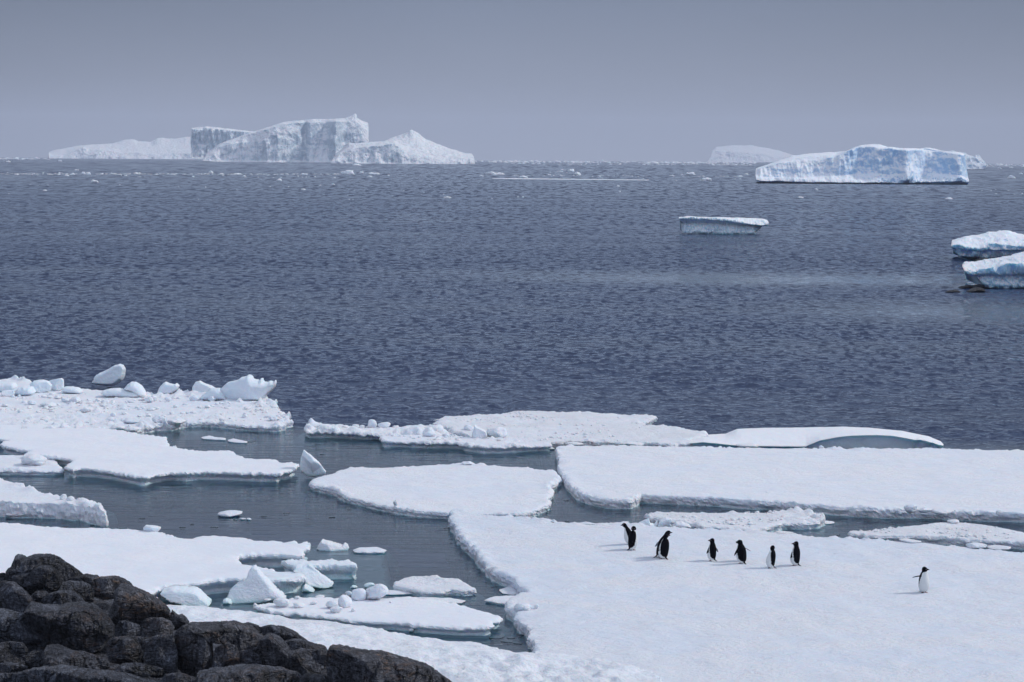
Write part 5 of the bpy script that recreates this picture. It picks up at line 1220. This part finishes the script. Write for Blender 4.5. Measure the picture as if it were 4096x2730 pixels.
penguin(pg('P4', 875, 1298), 104, -70, 'lone white-bellied penguin at the far right, one flipper held out', head=rad(58), lean=0.0, flip=(86, 6), flipf=(0, 0), fat=1.05, step=0.02)

# ================================================================== SMALL ICE FAR OUT
FARS = [('T1', [(35,284,25,8),(274,280,20,9),(205,416,20,6),(432,375,38,13),(382,337,24,13),(404,338,26,14),(350,322,25,6),(330,341,30,8),(272,335,12,5),(153,339,14,6),(80,343,15,4),(305,347,22,8),(228,344,28,4),(545,343,30,4),(575,348,20,4),(628,337,36,6),(512,337,10,4),(887,353,16,7),(968,331,25,10),(1088,340,45,5),(1122,349,15,7),(1282,367,27,10),(1395,342,35,7),(1393,411,24,6),(1470,393,12,4),(1530,388,20,9),(1538,357,13,5),(1592,333,75,22),(1660,333,22,10),(1718,338,58,10),(1697,352,26,7),(1638,299,45,8),(1785,347,12,4),(2056,448,36,8),(2272,337,95,13),(2213,349,20,6)]),
        ('T2', [(28,445,12,5),(50,446,10,5),(50,354,50,9),(220,329,32,5),(235,322,25,6),(272,322,34,12),(302,338,32,13),(172,344,16,5),(400,351,18,5),(370,353,10,4),(822,338,45,12),(895,365,50,15),(735,348,25,5),(780,343,14,5),(1078,341,20,6),(1050,351,30,6),(1180,381,34,5),(489,396,16,6),(495,421,12,5),(830,293,20,7),(418,281,22,10),(556,283,14,6),(1400,411,18,7),(1328,447,27,8),(2010,452,36,8),(2298,354,38,13),(2243,315,20,6),(2340,338,20,6),(2295,310,20,6),(2345,430,12,5)])]
GI = 'small growlers scattered on the far sea'
FARMAT = berg_mat('growler_ice', 1.0, base=(0.85, 0.89, 0.94), blue=(0.5, 0.7, 0.82), amt=0.3, scl_h=0.3)
def land(c, x):
    if c == 'T1':
        return ('under the long low iceberg', 0, 850) if x < 850 else (('under the tallest iceberg', 850, 1500) if x < 1500 else ('under the pyramid-peaked iceberg', 1500, 2353))
    return ('between the pyramid-peaked and faint icebergs', -1, 650) if x < 650 else (('left of the blue-sided iceberg', 650, 1110) if x < 1110 else ('before the blue-sided iceberg', 1110, 2190) if x < 2190 else ('right of the blue-sided iceberg', 2190, 2400))
sets = {}
for c, L in FARS:
    for it in L: sets.setdefault(land(c, it[0])[0], []).append((c,) + it)
seed = 700
for where_, items in sets.items():
    items.sort(key=lambda t: t[1])
    wmax = max(t[3] for t in items)
    for q, (c, x, y, w, hh) in enumerate(items):
        sz = 'largest growler' if w == wmax else ('wide growler' if w > 30 else 'small growler')
        P_, Fc = chunk_mesh((1, 1, 1), seed, 4, 6, 0.40, 0.05)
        (ax, ay), (bx, by) = px(c, [(x - w / 2, y - hh / 2), (x + w / 2, y + hh / 2)])
        g = G((ax + bx) / 2, by, 0.0); dist = g[1]
        wm, hm = (bx - ax) / F * dist, (by - ay) / F * dist
        P_ = P_ * np.array([wm, wm * 0.7, hm * 1.9])
        # ragged crest: several summits along the piece
        top = P_[:, 2] > 0
        u = P_[:, 0] / wm
        P_[top, 2] *= (0.55 + 0.6 * np.clip(fbm(c3(u[top] * 3.2, seed * 1.7, 0), 3) + 0.5, 0, 1.2))
        o = link('growler', P_ + np.array([g[0], g[1] + wm * .3, g[2] + hm * 0.12]), Fc, FARMAT, loc=g)
        tag(o, f'{ordn[q]} from the left of the far growlers {where_}', 'growler', GI); seed += 1
Ya = px('T1', [(2262,361)]) + px('T2', [(0,360.5),(50,361),(300,364),(630,367.5),(620,369.5),(300,366.5),(0,363.5)]) + px('T1', [(2265,362.5)])
ice_floe('ice_sheet', Ya, 0.12, 801, 'long paper-thin floe lying far out left of the blue-sided iceberg', 'ice floe', FARMAT, jag=0.2, jscale=.3, grid=1.2, step=0.5, relief=0.03, ridge=0.0)
# brash band on the horizon
def brash(name, bands, lab, seed):
    rs = np.random.RandomState(seed); V = []; Fq = []
    base, bf = ico(1)
    for (x0, x1, ya, yb, n, wpx, hpx) in bands:
        for _ in range(n):
            t = rs.rand() ** 1.0; x = x0 + (x1 - x0) * t
            cl = fbm(np.array([[x / 160.0, seed, 0.3]]), 2)[0]
            if cl < -0.1 and rs.rand() < 0.6: continue
            y = (ya[0] * (1 - t) + ya[1] * t) + (yb) * rs.rand() ** 1.6
            g = G(x, y, 0.0)
            d = g[1]; w = wpx * rs.uniform(.4, 1.6) / F * d; h = hpx * rs.uniform(.4, 1.3) * (2.2 if rs.rand() < .06 else 1) / F * d
            P_ = base * np.array([w / 2, w / 2 * rs.uniform(.8, 3), h * 1.1]) * rs.uniform(.7, 1.2, (len(base), 1))
            off = len(V) * len(base); V.append(P_ + g); Fq += [tuple(i + off for i in f) for f in bf]
    o = link(name, np.vstack(V), Fq, FARMAT)
    tag(o, lab, 'brash ice', None, 'stuff')
brash('brash_ice', [(0, 200, (634.5, 635.5), 4, 90, 14, 2.6), (1880, 2060, (644, 645.5), 7, 90, 16, 2.6), (2048, 3020, (645.5, 652), 6, 420, 18, 2.4), (3700, 4096, (658, 660.5), 8, 170, 16, 2.6), (2048, 3000, (655, 660), 3, 130, 14, 2.0), (1400, 2300, (646, 650), 2, 60, 12, 2)], 'broken band of white brash ice along the horizon', 5)
brash('brash_ice', [(0, 1400, (696.5, 697.5), 1.6, 230, 13, 1.3), (2048, 2950, (702, 706), 1.5, 60, 12, 1.2), (0, 1300, (690, 700), 14, 60, 9, 1.6), (2100, 4090, (680, 760), 22, 60, 7, 1.4), (0, 2000, (720, 770), 60, 40, 5, 1.6)], 'thin line and specks of brash ice drawn across the far sea', 6)

# ================================================================== HAZE, SKY, SUN, CAMERA
hz = bpy.data.meshes.new('haze')
x0, x1, y0, y1, z0, z1 = -12600, 12600, -12600, 12600, -32, 260
hz.from_pydata([(x0,y0,z0),(x1,y0,z0),(x1,y1,z0),(x0,y1,z0),(x0,y0,z1),(x1,y0,z1),(x1,y1,z1),(x0,y1,z1)], [], [(0,3,2,1),(4,5,6,7),(0,1,5,4),(1,2,6,5),(2,3,7,6),(3,0,4,7)])
ho = bpy.data.objects.new('haze', hz); COL.objects.link(ho)
hm_ = bpy.data.materials.new('sea_haze'); hm_.use_nodes = True; nt = hm_.node_tree; nt.nodes.clear()
pv = nt.nodes.new('ShaderNodeVolumePrincipled'); pv.inputs['Color'].default_value = (0.80, 0.86, 1.0, 1); pv.inputs['Density'].default_value = HAZE_D; pv.inputs['Anisotropy'].default_value = 0.0
oo = nt.nodes.new('ShaderNodeOutputMaterial'); nt.links.new(pv.outputs[0], oo.inputs['Volume'])
hz.materials.append(hm_)
tag(ho, 'thin pale sea haze', None, None, 'stuff')

SUN_EL, SUN_AZ = rad(38), rad(-14)   # sun to the right, a little beyond the floes (angle from +X towards +Y is +)
az = -SUN_AZ
sd = Vector((math.cos(az) * math.cos(SUN_EL), math.sin(az) * math.cos(SUN_EL), math.sin(SUN_EL)))
sl = bpy.data.lights.new('sun', 'SUN'); sl.energy = SUN_E; sl.angle = rad(7); sl.color = (1.0, 0.965, 0.92)
so = bpy.data.objects.new('sun', sl); COL.objects.link(so); so.rotation_euler = (-sd).to_track_quat('-Z', 'Y').to_euler()

w = bpy.data.worlds.new('World'); scene.world = w; w.use_nodes = True
nt = w.node_tree; ns, ls = nt.nodes, nt.links; ns.clear()
skyt = ns.new('ShaderNodeTexSky'); skyt.sky_type = 'NISHITA'; skyt.sun_disc = False; skyt.sun_elevation = SUN_EL; skyt.sun_rotation = rad(90) - az
skyt.air_density = 1.0; skyt.dust_density = 2.0
bgn = ns.new('ShaderNodeBackground'); bgn.inputs['Strength'].default_value = 0.05
ls.new(skyt.outputs[0], bgn.inputs[0])
# high even cloud deck: dim blue-grey near the horizon, brighter overhead
tc = ns.new('ShaderNodeTexCoord'); sp = ns.new('ShaderNodeSeparateXYZ'); ls.new(tc.outputs['Generated'], sp.inputs[0])
r = ramp(ns, SKY_STOPS)
ls.new(math_(ns, ls, 'MAXIMUM', sp.outputs[2], 0.0), r.inputs[0])
bright = maprange(ns, ls, sp.outputs[1], 0.35, -0.35, 1.0, BACK_SKY)   # sky brightened behind the viewer as added fill for shaded faces
cn = noise(ns, ls, tc.outputs['Generated'], 2.0, 4, 0.5, 0.4, (1, 1, 3.5))
side = maprange(ns, ls, math_(ns, ls, 'ABSOLUTE', math_(ns, ls, 'SUBTRACT', sp.outputs[0], 0.04)), 0.06, 0.30, 1.0, 0.80)
cmul = math_(ns, ls, 'MULTIPLY', side, maprange(ns, ls, cn, 0.3, 0.7, 0.92, 1.08))
cmul = math_(ns, ls, 'MULTIPLY', cmul, bright)
cc = ns.new('ShaderNodeVectorMath'); cc.operation = 'SCALE'; ls.new(r.outputs[0], cc.inputs[0]); ls.new(cmul, cc.inputs['Scale'])
bgc = ns.new('ShaderNodeBackground'); bgc.inputs['Strength'].default_value = 1.0; ls.new(cc.outputs[0], bgc.inputs[0])
ms = ns.new('ShaderNodeMixShader'); ms.inputs[0].default_value = 0.93
ls.new(bgn.outputs[0], ms.inputs[1]); ls.new(bgc.outputs[0], ms.inputs[2])
wo = ns.new('ShaderNodeOutputWorld'); ls.new(ms.outputs[0], wo.inputs[0])

cam = bpy.data.cameras.new('camera'); co = bpy.data.objects.new('camera', cam); COL.objects.link(co)
cam.sensor_width = 36; cam.lens = F / 4096 * 36; cam.clip_start = 0.5; cam.clip_end = 40000
Mx = Matrix(((RT[0], UPV[0], -FWD[0], 0), (RT[1], UPV[1], -FWD[1], 0), (RT[2], UPV[2], -FWD[2], H), (0, 0, 0, 1)))
co.matrix_world = Mx
cam.dof.use_dof = True; cam.dof.focus_distance = 52; cam.dof.aperture_fstop = 7.1
scene.camera = co
scene.render.engine = 'CYCLES'
scene.cycles.use_denoising = True
scene.cycles.max_bounces = 6; scene.cycles.diffuse_bounces = 3; scene.cycles.glossy_bounces = 3; scene.cycles.transparent_max_bounces = 12; scene.cycles.volume_bounces = 1
scene.cycles.caustics_reflective = False; scene.cycles.caustics_refractive = False
scene.cycles.sample_clamp_indirect = 6
scene.view_settings.view_transform = 'Standard'; scene.view_settings.look = 'None'
scene.view_settings.exposure = 0.0; scene.view_settings.gamma = 1.0
